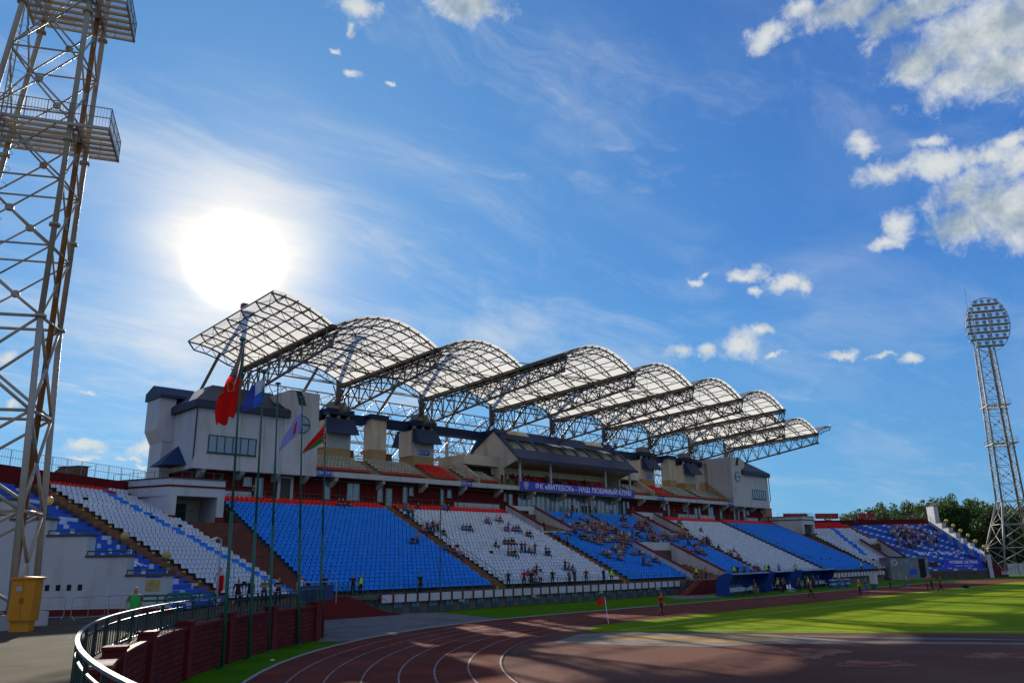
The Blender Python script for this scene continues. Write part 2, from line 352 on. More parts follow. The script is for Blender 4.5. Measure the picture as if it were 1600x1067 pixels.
g_field = ground_mat('rough_ground', (0.06, 0.08, 0.03), (0.09, 0.09, 0.05), 0.05)
m_line = mat('track_line_paint', (0.23, 0.19, 0.17), 0.8, 0.6, 1.2)
m_linef = mat('faded_line_paint', (0.26, 0.13, 0.11), 0.7, 0.4, 1.5)

sheet('ground', [(3500 * math.cos(t * math.pi / 16), 3500 * math.sin(t * math.pi / 16)) for t in range(32)], -0.04, g_field)
b = MB(); b.box(-10, 42, -0.03, 210, 66, -0.012); struct(b.build('grass_verge', g_verge))
ring('track', oval(32.9), oval(42.9), 0.0, g_track)
ring('grass_strip', oval(43.0), oval(46.5), -0.004, g_verge)
bk = MB()
for rr, wd_, hh in ((42.95, 0.10, 0.05),):
    pa, pb = oval(rr), oval(rr + wd_); n_ = len(pa)
    bk.add([(x, y, 0.0) for x, y in pa] + [(x, y, hh) for x, y in pa] + [(x, y, hh) for x, y in pb] + [(x, y, 0.0) for x, y in pb],
           [(i + k * n_, (i + 1) % n_ + k * n_, (i + 1) % n_ + (k + 1) * n_, i + (k + 1) * n_) for i in range(n_) for k in range(3)])
struct(bk.build('track_kerb', mat('kerb_concrete', (0.30, 0.30, 0.29), 0.8)))
bl = MB()
for i, rr in enumerate((41.35, 39.95, 38.55, 37.15, 35.75, 34.35, 32.95)):
    pa, pb = arc(CC, rr, 88, 272, 80), arc(CC, rr + 0.07, 88, 272, 80)
    n_ = len(pa); bl.add([(x, y, 0.004) for x, y in pa] + [(x, y, 0.004) for x, y in pb], [(k, k + 1, n_ + k + 1, n_ + k) for k in range(n_ - 1)])
struct(bl.build('track_lane_lines', m_line))
bl = MB()
for rr in (41.35, 39.95, 38.55, 37.15, 35.75, 34.35):
    bl.box(50.5, CC.y + rr, 0.001, 142, CC.y + rr + 0.06, 0.004)
struct(bl.build('track_straight_lines', m_linef))
bl = MB()
for th_ in (96, 112, 127, 143, 160, 178):
    a_ = R_(th_); p0 = CC + Vector((math.cos(a_), math.sin(a_))) * 33.0; p1 = CC + Vector((math.cos(a_), math.sin(a_))) * 42.8; bl.beam((p0.x, p0.y, .0035), (p1.x, p1.y, .0035), .035, .003)
struct(bl.build('track_joints', mat('track_joint', (0.05, 0.02, 0.016), .9, .3, 2)))
sheet('infield', oval(32.85), -0.002, g_infield)
GX = [(40.2, 33.9), (45.2, 24.6), (48.8, 18.6), (52.4, 13.1), (62, -3), (75, -26)]
sheet('pitch', [(41.2, 35.1), (43.5, 36.5), (49.5, 37.0), (142.5, 37.0)] + arc((142.5, CC.y), 32.8, 88, -88, 30) + [(75, -28.6)] + GX[::-1], 0.003, g_grass)
b = MB()
for (a, c) in (((41.8, 33.0), (142, 33.0)),): b.beam((a[0], a[1], 0.006), (c[0], c[1], 0.006), 0.11, 0.004)
b.beam((42.0, 33.0, 0.006), (61, 1, 0.006), 0.11, 0.004)
struct(b.build('pitch_lines', mat('pitch_line_paint', (0.35, 0.45, 0.22), 0.8, 0.3, 2)))
def up(px, py, z=0.0):
    d = RM @ Vector((px - 800, py - 533.5, 1225)); t = (z - CAM_H) / d.z; return (d.x * t, d.y * t)
def patch(name, pts, z, m): return sheet(name, [up(*p) for p in pts], z, m)
patch('jump_pit_kerb', [(905, 990), (960, 987), (1200, 991), (1330, 1000.5), (1600, 1003.5), (1600, 1007), (1420, 1005.5), (1300, 1005), (1180, 1006), (1110, 1010), (1000, 1008), (865, 1003)], 0.004, mat('kerb_grey', (0.20, 0.165, 0.13), 0.9, 0.3, 0.5, spec=0.05))
patch('sand_pit', [(930, 996), (970, 991.5), (1180, 995), (1230, 999.5), (1150, 1004), (1010, 1001)], 0.009, g_sand)
patch('long_jump_runway', [(1240, 992), (1430, 995.5), (1600, 998.5), (1600, 1000.5), (1400, 998.5), (1240, 994)], 0.013, g_grey)
g_worn = ground_mat('worn_red_patch', (0.22, 0.055, 0.03), (0.32, 0.17, 0.11), 0.9, (0.12, 0.04, 0.03), fine=5)
def blob(name, cx, cy, rx, ry, z, seed):
    rnd = random.Random(seed); pts = []
    for i in range(26):
        t = 2 * math.pi * i / 26; k = 1 + rnd.uniform(-.22, .22); pts.append((cx + rx * k * math.cos(t), cy + ry * k * math.sin(t)))
    return patch(name, pts, z, g_worn)
blob('worn_patch', 1365, 1037, 62, 5.5, 0.006, 1); blob('worn_patch', 1275, 1018, 48, 6.5, 0.007, 2); blob('worn_patch', 1560, 1024, 50, 5, 0.006, 3); blob('worn_patch', 1262, 1026, 22, 3.5, 0.011, 5)
patch('paved_apron', [(497, 1003), (556, 1002), (600, 992), (665, 981), (780, 966.5), (690, 957), (608, 957), (497, 966)], 0.018, g_grey)
patch('paved_apron_far', [(1030, 931), (1085, 929), (1135, 930), (1120, 934), (1060, 936)], 0.018, g_grey)

# raised promenade behind the bend
PZ = 1.8
pin = arc(CC, 45.95, 120.3, 232, 50)
poly = [(27.2, 45.0), (34, 59.2)] + [(34.2, 62.3), (30, 100), (-120, 120), (-160, -60), (20, -60)] + pin[::-1]
b = MB(); n_ = len(poly)
b.add([(x, y, PZ) for x, y in poly] + [(x, y, -0.03) for x, y in poly], [tuple(range(n_))] + [(i, n_ + i, n_ + (i + 1) % n_, (i + 1) % n_) for i in range(n_)])
struct(b.build('promenade', g_asphalt))

# ------------------------------------------------------------------ terraces and seats
RUN, RISE, NR, SP = 0.76, 0.35, 27, 0.55
Y0S, Z0S = 60.68, 1.8
def frame(P, al):
    a = R_(al); return lambda u, v: (P[0] + u * math.cos(a) - v * math.sin(a), P[1] + u * math.sin(a) + v * math.cos(a))
def terrace(b, fr, ul, ur, rows=range(NR), mir=False, m=0, lift=0.0, z0=Z0S, run=RUN, rise=RISE, inset=0.0, front_m=0):
    for i in rows:
        v0, v1, z = i * run - (0.0 if not lift else 0.003), (i + 1) * run, z0 + i * rise + lift
        P = [fr(ul(v0) + inset, v0), fr(ur(v0) - inset, v0), fr(ur(v1) - inset, v1), fr(ul(v1) + inset, v1)]
        if mir: P = [(2 * XC - p[0], p[1]) for p in P]
        zb = z - rise - 0.12 if lift else 0.0
        vs = [(*p, z) for p in P] + [(*p, zb) for p in P]
        b.add(vs, [(0, 1, 2, 3), (5, 6, 2, 1), (7, 4, 0, 3)], m); b.add([vs[0], vs[1], (vs[1][0], vs[1][1], z - rise if not lift else zb), (vs[0][0], vs[0][1], z - rise if not lift else zb)], [(0, 3, 2, 1)], m)
        if i == 0 and not lift: b.add([(*P[0], z - rise), (*P[1], z - rise), (*P[1], 0), (*P[0], 0)], [(0, 3, 2, 1)], front_m)
W1 = frame((34.9, 60.9), 32); W1P = (27.45, 56.25); W2 = frame(W1P, 47); MN = frame((0, Y0S), 0)
w1l = lambda v: -9.2 + 0.12 * v
w1r = lambda v: 0.5 + 0.25 * v
w2r = lambda v: 0.9 + 0.22 * v
w2l = lambda v: -12.4

def seat_mesh(m):
    b = MB(); w = 0.24
    # shell seat: pan with a rolled front lip and a curved back with cut corners
    prof = [(-0.24, 0.35), (-0.20, 0.385), (0.10, 0.36), (0.17, 0.40), (0.20, 0.55), (0.225, 0.67)]
    for k, ((y0, z0), (y1, z1)) in enumerate(zip(prof, prof[1:])):
        w0 = w if k < 5 else w; w1_ = w if k < 4 else w - 0.035
        b.add([(-w0, y0, z0), (w0, y0, z0), (w1_, y1, z1), (-w1_, y1, z1), (-w0, y0 + .02, z0 - .03), (w0, y0 + .02, z0 - .03), (w1_, y1 + .025, z1 - .025), (-w1_, y1 + .025, z1 - .025)],
              [(0, 1, 2, 3), (7, 6, 5, 4), (0, 3, 7, 4), (1, 5, 6, 2)] + ([(3, 2, 6, 7)] if k == 4 else []))
    return b
SEATB = seat_mesh(None)
SR = random.Random(21)
SEATS = []        # (x, y, z, rot, colour, block)
def add_seats(fr, al, ul, ur, colf, blk, mir=False, rows=range(NR), z0=Z0S, run=RUN, rise=RISE, sp=SP, skip=None):
    for i in rows:
        v = i * run + 0.44; a, c = ul(v) + 0.1, ur(v) - 0.1; n = int((c - a) / sp)
        off = a + ((c - a) - n * sp) / 2 + sp / 2
        for k in range(n):
            u = off + k * sp; p = fr(u, v)
            if mir: p = (2 * XC - p[0], p[1])
            if skip and skip(p[0], p[1], u, v, i): continue
            c_ = colf(u, v, i, k, n)
            if c_ and SR.random() > .0025: SEATS.append((p[0], p[1], z0 + i * rise, -R_(al) if mir else R_(al), c_, blk))
def const(x): return lambda v: x
BL = [(36.5, 57.3, 'b'), (58.7, 78.3, 'w'), (79.6, 95.4, 'c'), (96.6, 112.4, 'c'), (113.7, 133.3, 'w'), (134.7, 155.5, 'b')]
AIS = [(57.3, 58.7), (78.3, 79.6), (95.4, 96.6), (112.4, 113.7), (133.3, 134.7), (155.5, 156.8)]
# openings (vomitories) cut in the main terrace: x0, x1, y0, y1, floor level
VOMS = [(78.6, 84.2, 74.8, 80.8, 8.3), (92.6, 101.0, 61.2, 69.4, 1.72), (107.8, 113.4, 74.8, 80.8, 8.3)]
def invom(x, y, pad=0.0):
    return any(a - pad < x < c + pad and y0 - pad < y < y1 + pad for a, c, y0, y1, z in VOMS)
tb = MB()
xs = sorted(set([36.5, 156.8] + [v for q in VOMS for v in q[:2]]))
for i in range(NR):
    v0, v1, z = i * RUN, (i + 1) * RUN, Z0S + i * RISE
    ym = Y0S + (v0 + v1) / 2
    for a, c in zip(xs, xs[1:]):
        if invom((a + c) / 2, ym): continue
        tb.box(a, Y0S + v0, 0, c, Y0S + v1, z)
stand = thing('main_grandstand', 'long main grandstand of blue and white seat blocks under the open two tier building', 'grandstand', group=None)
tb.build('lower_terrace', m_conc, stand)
ye = MB()
for a, c in AIS:
    ab = MB()
    for i in range(NR * 2):
        y = Y0S + i * RUN / 2; z = Z0S + i * RISE / 2
        if invom((a + c) / 2, y, 0.1): continue
        ab.box(a + .05, y - 0.003, z - RISE * 1.1, c - .05, y + RUN / 2, z + 0.17)
    ab.build('aisle_steps', m_aisle, stand)
    for i in range(NR):
        if invom((a + c) / 2, Y0S + i * RUN, 0.1) or i % 2: continue
        for x in (a + .1, ): ye.box(x - .12, Y0S + i * RUN - .012, Z0S + i * RISE - 0.12, x + .12, Y0S + i * RUN + .1, Z0S + i * RISE + 0.19)
build_each(ye, 'step_edge_mark', m_yellowm, stand, most=60)
def cmain(t):
    def f(u, v, i, k, n):
        if t != 'c' and i >= NR - 2: return 'r'
        return {'b': 'b', 'w': 'w', 'c': 'b'}[t]
    return f
for j, (a, c, t) in enumerate(BL):
    add_seats(MN, 0, const(a), const(c), cmain(t), j, skip=lambda x, y, u, v, i: invom(x, y, 0.35) or abs(x - 99) < 0 )
# vomitory walls
for (x0, x1, y0, y1, fz) in VOMS:
    wb, cb, db = MB(), MB(), MB(); zf = lambda y: Z0S + (y - Y0S) * RISE / RUN
    t_ = 0.3; hi = 0.95
    for x in (x0, x1 - t_):
        wb.prism([(x, y0 - .6, fz - .5), (x, y1, fz - .5), (x, y1, zf(y1) + hi), (x, y0 - .6, zf(y0 - .6) + hi)], (t_, 0, 0))
        cb.beam((x + t_ / 2, y0 - .8, zf(y0 - .8) + hi + .03), (x + t_ / 2, y1 + .2, zf(y1 + .2) + hi + .03), t_ + .2, .16)
    wb.box(x0 + t_, y1 - t_, fz, x1 - t_, y1, zf(y1) + hi); wb.box(x0 - 0.02, y1 + .001, zf(y1) - 1, x1 + 0.02, y1 + .45, zf(y1) + hi - .02)
    wb.box(x0 + t_, y0 - .6, fz - .3, x1 - t_, y1 - t_, fz)
    fb_ = 1.9 if y0 < 70 else 1.2; st_ = MB(); n_ = 8
    for k in range(n_): st_.box(x0 + t_ + .003, y0 - .55 + k * (y1 - y0) * .8 / n_, fz - .2, x1 - t_ - .003, y1 - t_ - .004, fz + (k + 1) * fb_ / n_)
    st_.build('stairwell_steps', m_aisle, stand)
    db.box((x0 + x1) / 2 - 1.1, y1 - t_ - .03, fz + fb_ + .002, (x0 + x1) / 2 + 1.1, y1 - t_ - .005, fz + fb_ + 1.9)
    w_ = wb.build('stairwell_wall', m_white, stand); build_each(cb, 'stairwell_coping', m_maroon, w_); db.build('stairwell_doorway', m_darkroom, w_)

# front walkway, panel wall and undercroft
fb, pb, ob, gb = MB(), MB(), MB(), MB()
for x0, x1 in ((34.4, 89.0), (103.5, 156)):
    fb.box(x0, 59.9, 1.35, x1, 60.675, 1.7); fb.box(x0, 60.3, 0, x1, 60.67, 1.34)
fb.box(89.0, 59.9, 0, 103.5, 60.675, 1.69)
fb.build('front_walkway', mat('walkway_concrete', (0.12, 0.10, 0.09), 0.9, 0.2, 0.8), stand)
x = 42.4
while x < 155:
    if not (88.5 < x < 103.5):
        pb.box(x + .10, 59.74, 1.02, x + 1.26, 59.88, 1.68); ob.box(x - .10, 59.70, 0.98, x + .098, 59.89, 1.72)
    x += 1.36
build_each(pb, 'parapet_panel', m_white, stand); build_each(ob, 'parapet_post', m_maroon, stand)
ub, ud, ug = MB(), MB(), MB()
ub.box(42.4, 60.15, 0, 89, 60.28, 1.33); 
for x in range(44, 88, 2):
    ud.box(x, 60.1, 0.1, x + 1.1, 60.145, 1.25, 0)
    ug.box(x + .12, 60.07, .55, x + .5, 60.095, 1.15); ug.box(x + .6, 60.07, .55, x + .98, 60.095, 1.15)
for x in (62, 73, 84, 52): ud.box(x - .35, 59.93, .75, x + .35, 60.09, 1.3, 1)
ub.build('undercroft_wall', mat('undercroft_grey', (0.10, 0.10, 0.095), 0.9), stand); q = build_each(ud, 'undercroft_door', [mat('undercroft_door_paint', (0.05, 0.06, 0.06), 0.6), m_white], stand); build_each(ug, 'door_glass', m_glass, stand)
def railing(pts, h=1.0, sp=1.5, r=0.028, rr=0.022, bars=0.0, mid=2, m=None, name='railing', parent=None, lean=0):
    b = MB()
    for p, q in zip(pts, pts[1:]):
        p, q = Vector(p), Vector(q); n = max(1, round((q - p).length / sp))
        for i in range(n + 1):
            c = p.lerp(q, i / n); b.tube(c, c + Vector((0, 0, h)), r, 4)
        for k in range(mid): z = h * (k + 1) / mid; b.tube(p + Vector((0, 0, z)), q + Vector((0, 0, z)), rr, 4)
        if bars:
            nb_ = max(1, round((q - p).length / bars))
            for i in range(nb_): c = p.lerp(q, (i + .5) / nb_); b.tube(c + Vector((0, 0, .08)), c + Vector((0, 0, h)), rr * .5, 3, cap=False)
    return b.build(name, m or m_green, parent)
railing([(42.4, 59.95, 1.7), (89, 59.95, 1.7)], 0.95, 1.36, name='front_railing', parent=stand)
railing([(103.5, 59.95, 1.7), (155, 59.95, 1.7)], 0.95, 1.36, name='front_railing', parent=stand)
for k, (a, c) in enumerate(AIS):
    y1 = 73.9 if k in (1, 3) else 80.5; y0 = 70 if k == 2 else 60.8
    if k in (0, 1, 3, 4, 5, 2):
        xx = c - .02; rb = MB(); zf = lambda y: Z0S + (y - Y0S) * RISE / RUN
        n = int((y1 - y0) / 1.5)
        for i in range(n + 1):
            y = y0 + (y1 - y0) * i / n; rb.tube((xx, y, zf(y)), (xx, y, zf(y) + 1.0), .025, 4)
        for dz in (.55, 1.0): rb.tube((xx, y0, zf(y0) + dz), (xx, y1, zf(y1) + dz), .025, 4)
        rb.build('aisle_railing', m_green, stand)

# back wall, upper tier
ZW = 11.25
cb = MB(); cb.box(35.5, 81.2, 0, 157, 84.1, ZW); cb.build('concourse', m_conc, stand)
wb = MB()
for x0, x1 in ((34.6, 84.0), (109.5, 157.4)): wb.box(x0, 84.1, 0, x1, 92, 14.45)
build_each(wb, 'concourse_wall', m_maroon_d, stand)
gz = MB(); gz.box(84.0, 84.6, ZW, 109.5, 92, 14.4); gz.build('lounge_wall', m_cream, stand)
def window(parent, x0, x1, z0, z1, y, panes=2, arched=False, fm=None, depth=0.10):
    f, g = MB(), MB(); t_ = 0.09
    f.box(x0, y - depth, z0, x1, y, z0 + t_); f.box(x0, y - depth, z1 - t_, x1, y, z1)
    w = (x1 - x0 - t_) / panes
    for i in range(panes + 1): f.box(x0 + i * w, y - depth + .001, z0 + t_, x0 + i * w + t_, y, z1 - t_)
    g.box(x0 + .02, y - depth * .45, z0 + .02, x1 - .02, y - .004, z1 - .02); f.box(x0 - .08, y - depth - .06, z0 - .07, x1 + .08, y - .001, z0 - .002)
    fo = f.build('window', fm or m_frame, parent); g.build('pane', m_glass, fo); return fo
for i in range(12):
    x0 = 84.3 + i * 2.08; window(stand, x0, x0 + 1.9, ZW + .25, 14.2, 84.6, 2, fm=mat('white_frame', (0.3, 0.31, 0.32), 0.5))
m_wf = mat('pale_frame', (0.30, 0.30, 0.29), 0.5)
for (x, w, tl) in [(51.0, 0.8, 0), (54.2, 1.8, 0), (58.7, .8, 0), (62.7, .7, 0), (63.7, .7, 1), (69.0, .6, 0), (70.2, .8, 1), (81.0, .7, 1), (82.0, .8, 0)]:
    for xx in (x, 2 * XC - x - w):
        window(stand, xx, xx + w, 13.0 if tl else 12.0, 14.1, 84.1, 2 if w > 1 else 1, fm=m_wf)
for xx in (60.0, 2 * XC - 60.9):
    f = MB(); f.box(xx, 84.0, ZW, xx + .95, 84.098, 13.7); d_ = f.build('door', m_wf, stand); g = MB(); g.box(xx + .15, 83.97, ZW + .2, xx + .8, 83.998, 13.5); g.build('pane', m_glass, d_)
pv = MB(); pv.box(71.5, 83.95, ZW, 80.0, 84.09, 12.4); pv.box(112, 83.95, ZW, 120.5, 84.09, 12.4); pv.box(125.5, 83.95, ZW, 131, 84.09, 12.4); pv.box(133, 83.95, ZW, 138, 84.09, 12.4)
build_each(pv, 'white_dado', m_white, stand)
railing([(36.5, 81.35, ZW), (78.2, 81.35, ZW)], 1.0, 1.8, name='concourse_railing', parent=stand)
railing([(79.5, 81.35, ZW), (112.5, 81.35, ZW)], 1.0, 1.8, name='concourse_railing', parent=stand)
railing([(113.6, 81.35, ZW), (156.5, 81.35, ZW)], 1.0, 1.8, name='concourse_railing', parent=stand)
# deck of the upper tier with brackets
db, bb = MB(), MB()
db.box(48.85, 82.5, 14.52, 143.15, 92, 15.0); db.box(48.85, 82.45, 14.5, 143.15, 82.62, 15.12)
db.build('upper_deck', m_white, stand)
x = 51.8
while x < 142:
    bb.prism([(x - .22, 82.6, 14.52), (x - .22, 84.3, 14.52), (x - .22, 84.3, 13.4), (x - .22, 83.9, 13.4), (x - .22, 82.7, 14.1)], (.44, 0, 0)); x += 6.87
build_each(bb, 'deck_bracket', m_cream, stand)
tp = MB(); tp.tube((49, 83.4, 14.15), (143, 83.4, 14.15), .07, 5)
for i in range(10):
    x = 53 + i * 9.5; tp.tube((x, 83.9, ZW), (x, 83.9, 14.4), .07, 5)
tp.build('drain_pipes', m_frame, stand)
UR, UZ, UN = 0.78, 0.40, 7
ut = MB()
for i in range(UN): ut.box(48.85, 83.3 + i * UR, 14.9, 143.15, 83.3 + (i + 1) * UR, 15.15 + i * UZ)
ut.box(48.85, 88.76, 14.9, 143.15, 92, 17.6)
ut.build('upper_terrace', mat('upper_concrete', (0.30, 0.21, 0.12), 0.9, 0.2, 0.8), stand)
UF = frame((0, 83.3), 0)
towers = [(53.4, 57.0), (67.4, 71.0), (121.0, 124.6), (135.0, 138.6)]
UB = [(49.1, 57.6, 'w'), (58.9, 66.4, 'w'), (67.4, 72.2, 'r'), (73.4, 80.0, 'w'), (84.5, 96, 'R'), (97, 107.5, 'R'), (112, 118.6, 'w'), (119.8, 124.6, 'r'), (125.6, 133.1, 'w'), (134.4, 142.9, 'w')]
for j, (a, c, t) in enumerate(UB):
    add_seats(UF, 0, const(a), const(c), (lambda t: lambda u, v, i, k, n: 'r' if (t != 'w' or i == 0) else 'k')(t), 20 + j, rows=range(0, 6 if t != 'R' else 5), z0=15.15, run=UR, rise=UZ)
for a, c in ((48.9, 81.2), (110.5, 143.1)): railing([(a, 82.75, 15.0), (c, 82.75, 15.0)], 0.95, 1.2, bars=0.3, name='balcony_railing', parent=stand)

# ------------------------------------------------------------------ stair towers between the upper blocks
def stair_tower(xa, xb, label, sign=None):
    t = thing('stair_tower', label, 'tower', ((xa + xb) / 2, 88, 0), group='stair towers carrying the roof')
    w = (xb - xa) / 2
    b = MB(); b.box(-w, 0, 17.4, w, 3.4, 18.9, 1); b.box(-w + .002, .004, 18.9, w - .002, 3.398, 22.6, 0); b.box(-w - .35, .25, 18.9, -w - .004, 3.1, 22.4, 2)
    for x in (-w + .3, 0, w - .3): b.box(x - .2, .2, 22.6, x + .2, 3.2, 23.2, 2)
    b.box(-w + .1, .6, 22.601, w - .1, 3.0, 23.19, 3)
    b.build('wall', [m_white, m_ochre, m_cream, m_darkroom], t)
    s = MB(); s.prism([(-w - .25, -1.7, 20.55), (-w - .25, -.002, 20.75), (-w - .25, -.002, 22.75), (-w - .25, -.25, 22.75)], (2 * w + .5, 0, 0)); s.prism([(-w - .25, 5.0, 20.55), (-w - .25, 3.402, 20.75), (-w - .25, 3.402, 22.75), (-w - .25, 3.65, 22.75)], (2 * w + .5, 0, 0))
    build_each(s, 'skirt_roof', m_bluemetal, t)
    c = MB(); c.box(-w - .25, -.3, 23.2, w + .25, 3.7, 23.95); c.build('cap', m_bluemetal, t)
    k = MB(); k.prism([(-.9, -.1, 23.96), (-.9, 2.2, 23.96), (-.9, 1.9, 25.0), (-.9, .3, 25.0)], (1.8, 0, 0)); k.build('bearing_block', mat('bearing_concrete', (0.26, 0.24, 0.20), 0.9), t)
    if sign:
        sg = MB(); sg.box(-.9, -.06, 19.1, .9, -.01, 19.75); so_ = sg.build('sign_board', m_signb, t)
        text_mesh('sign_letters', sign, .5, m_text, so_, (0, -.08, 19.42), (R_(90), 0, 0))
    return t
stair_tower(53.4, 57.0, 'white and ochre stair tower with blue skirt roof next to the near pavilion')
stair_tower(67.4, 71.0, 'white stair tower with blue sector sign left of the press box', 'СЕКТОР А')
stair_tower(121.0, 124.6, 'white stair tower with blue sector sign right of the press box', 'СЕКТОР Б')
stair_tower(135.0, 138.6, 'white and ochre stair tower next to the far pavilion')
for xa, lab in ((60.2, 'tall plain chimney shaft between the two near stair towers'), (129.4, 'tall plain chimney shaft between the two far stair towers')):
    t = thing('ventilation_shaft', lab, 'shaft', (xa, 88, 0)); b = MB(); b.box(0, 0, 17, 2.45, 1.8, 19.2, 1); b.box(.003, .004, 19.2, 2.447, 1.796, 23.3, 0); b.build('wall', [m_cream, m_ochre], t)
    b = MB(); b.box(-.25, -.25, 23.3, 2.7, 2.05, 23.95); b.build('cap', m_bluemetal, t)
bm = MB()
for a, c in ((48.9, 53.1), (57.3, 59.9), (62.95, 67.1), (71.3, 81.9), (110.3, 120.7), (124.9, 129.1), (132.2, 134.7), (138.9, 143)): bm.prism([(a, 89, 22.7), (a, 89.9, 22.5), (a, 89.9, 23.75), (a, 88.9, 23.75)], (c - a, 0, 0))
build_each(bm, 'linking_beam', m_bluemetal, stand)
br_ = MB()
for (x, w) in ((57.6, 1.6), (64.0, 1.5), (71.5, 1.2), (119, 1.3), (126, 1.5), (133, 1.4)):
    br_.box(x, 90.5, 17.4, x + w, 91.2, 19.2)
build_each(br_, 'back_wall_pier', mat('brick_brown', (0.12, 0.05, 0.03), 0.8, 0.2, 3), stand)
railing([(57.5, 91.3, 17.6), (81, 91.3, 17.6)], 1.6, 1.5, name='back_railing', parent=stand); railing([(111, 91.3, 17.6), (134, 91.3, 17.6)], 1.6, 1.5, name='back_railing', parent=stand)

# ------------------------------------------------------------------ press box
px_ = thing('press_box', 'central press box with long sloping dark blue roof above the violet banner', 'press box')
XA, XB = 82.0, 110.3
b = MB()
for x in (XA, XB - .3): b.prism([(x, 81.75, 19.0), (x, 85.2, 17.9), (x, 85.2, 15), (x, 92, 15), (x, 92, 20.8), (x, 89.0, 23.85), (x, 86.95, 23.85)], (.3, 0, 0))
b.box(XA + .3, 89.5, 20, XB - .3, 90, 23.4)
b.build('wall', m_cream, px_)
m_int = mat('interior_cream', (0.80, 0.72, 0.56), .8, .06, .6)
b = MB(); b.box(XA + .3, 88.2, 15, XB - .3, 92, 20); b.build('rear_wall', m_int, px_)
b = MB(); b.prism([(XA + .3, 81.9, 19.0), (XA + .3, 88.2, 18.75), (XA + .3, 88.2, 18.5), (XA + .3, 82.1, 18.7)], (XB - XA - .6, 0, 0)); b.build('soffit', m_cream, px_)
def roofpt(x, t, off=0.0):   # t=0 eave, t=1 ridge of the sloping front
    y = 81.5 + (86.95 - 81.5) * t; z = 19.0 + (23.95 - 19.0) * t; return (x, y - off * .67, z + off * .74)
def slab(bb_, x0, x1, t0, t1, th=.18, off=0.0, m=0):
    P = [roofpt(x0, t0, off), roofpt(x1, t0, off), roofpt(x1, t1, off), roofpt(x0, t1, off)]
    Q = [roofpt(x0, t0, off - th), roofpt(x1, t0, off - th), roofpt(x1, t1, off - th), roofpt(x0, t1, off - th)]
    bb_.add(P + Q, [(0, 1, 2, 3), (7, 6, 5, 4), (0, 4, 5, 1), (1, 5, 6, 2), (2, 6, 7, 3), (3, 7, 4, 0)], m)
b = MB(); slab(b, XA - .3, XB + .3, -.02, .36); slab(b, XA - .3, XB + .3, .70, 1.02)
nb = 9
for i in range(nb + 1):
    x = XA - .3 + (XB - XA) * i / nb if i else XA - .3; w = .55 if 0 < i < nb else .9
    slab(b, x, x + w, .36, .70)
b.box(XA - .3, 81.38, 18.72, XB + .3, 81.62, 19.08); b.prism([(XA - .3, 87.0, 23.96), (XA - .3, 89.6, 23.96), (XA - .3, 92.3, 21), (XA - .3, 92.3, 20.8), (XA - .3, 87.0, 23.80)], (XB - XA + .6, 0, 0))
b.build('roof', m_bluemetal, px_)
b = MB()
for x0, x1 in ((84.0, 88.5), (102.5, 107)): slab(b, x0, x1, .84, .985, .5, .28)
build_each(b, 'roof_dormer', m_cream, px_)
b = MB()
for i in (3, 4, 7): 
    x = XA + (XB - XA) * i / nb + .5; P = roofpt(x, .70); b.add([(x, P[1], P[2]), (x + 2.3, P[1], P[2]), (x + 2.3, P[1] - 1.3, P[2] - .55), (x, P[1] - 1.3, P[2] - .55), (x, P[1], P[2] + .05), (x + 2.3, P[1], P[2] + .05), (x + 2.3, P[1] - 1.3, P[2] - .5), (x, P[1] - 1.3, P[2] - .5)], [(0, 1, 2, 3), (7, 6, 5, 4), (0, 3, 7, 4), (1, 5, 6, 2), (3, 2, 6, 7)])
build_each(b, 'raised_hatch', m_swhite, px_)
b = MB()
for x in (83.3, 90.0, 103.4, 110.0): b.tube((x, 82.9, 15), (x, 82.9, 18.85), .2, 10)
build_each(b, 'front_column', m_white, px_)
b = MB(); b.box(XA + .3, 86.4, 19.2, XB - .3, 86.5, 22.6); b.build('commentary_partition', m_int, px_)
for xa, xb, xr in ((75.2, 81.95, 1), (110.35, 117.1, -1)):
    b = MB(); b.box(xa, 87.2, 15, xb, 92, 18.2); b.box(xa - .1, 86.2, 18.2, xb, 92, 19.6); b.build('side_room', m_cream, px_)
    b = MB(); b.box(xa + .8, 87.1, 15.2, xb - .6, 87.19, 18.1); b.build('side_opening', m_darkroom, px_)
    xw = xa if xr > 0 else xb; b = MB(); b.prism([(xw - .15, 83.0, 15.0), (xw - .15, 87.2, 15.0), (xw - .15, 87.2, 18.6), (xw - .15, 83.0, 16.0)], (.3, 0, 0)); b.build('slanted_parapet', m_cream, px_)
bn = thing('club_banner', 'long violet blue banner with pale Cyrillic lettering and shield hung on the balcony', 'banner', (96.5, 82.3, 15.2))
b = MB(); b.box(-13.75, -.05, -.62, 13.75, .05, .62); b.build('cloth', m_banner, bn)
text_mesh('lettering', 'ФК «ВИТЕБСК» - НАШ ЛЮБИМЫЙ КЛУБ!', 1.05, m_text, bn, (1.1, -.06, 0), (R_(90), 0, 0), depth=.012, sx=1.13, bold=.022)
b = MB()
shp = [(-.42, .5), (.42, .5), (.42, -.05), (.25, -.35), (0, -.52), (-.25, -.35), (-.42, -.05)]
b.prism([(x, -.075, z) for x, z in shp], (0, .02, 0), 0); b.prism([(x * .78, -.09, z * .78) for x, z in shp], (0, .012, 0), 1)
em = b.build('shield_emblem', [m_text, m_banner], bn); em.location = (-12.6, 0, 0)
text_mesh('emblem_letter', 'В', .55, m_text, em, (0, -.1, .02), (R_(90), 0, 0), depth=.008, bold=.02)
def sector_sign(x, y, z, txt, label, rz=0.0, w=2.0):
    t = thing('sector_sign', label, 'sign', (x, y, z), rz, group='blue sector signs'); b = MB(); b.box(-w / 2, -.04, -.28, w / 2, .0, .28); b.build('board', m_signb, t)
    text_mesh('letters', txt, .42, m_text, t, (0, -.05, 0), (R_(90), 0, 0), depth=.006)
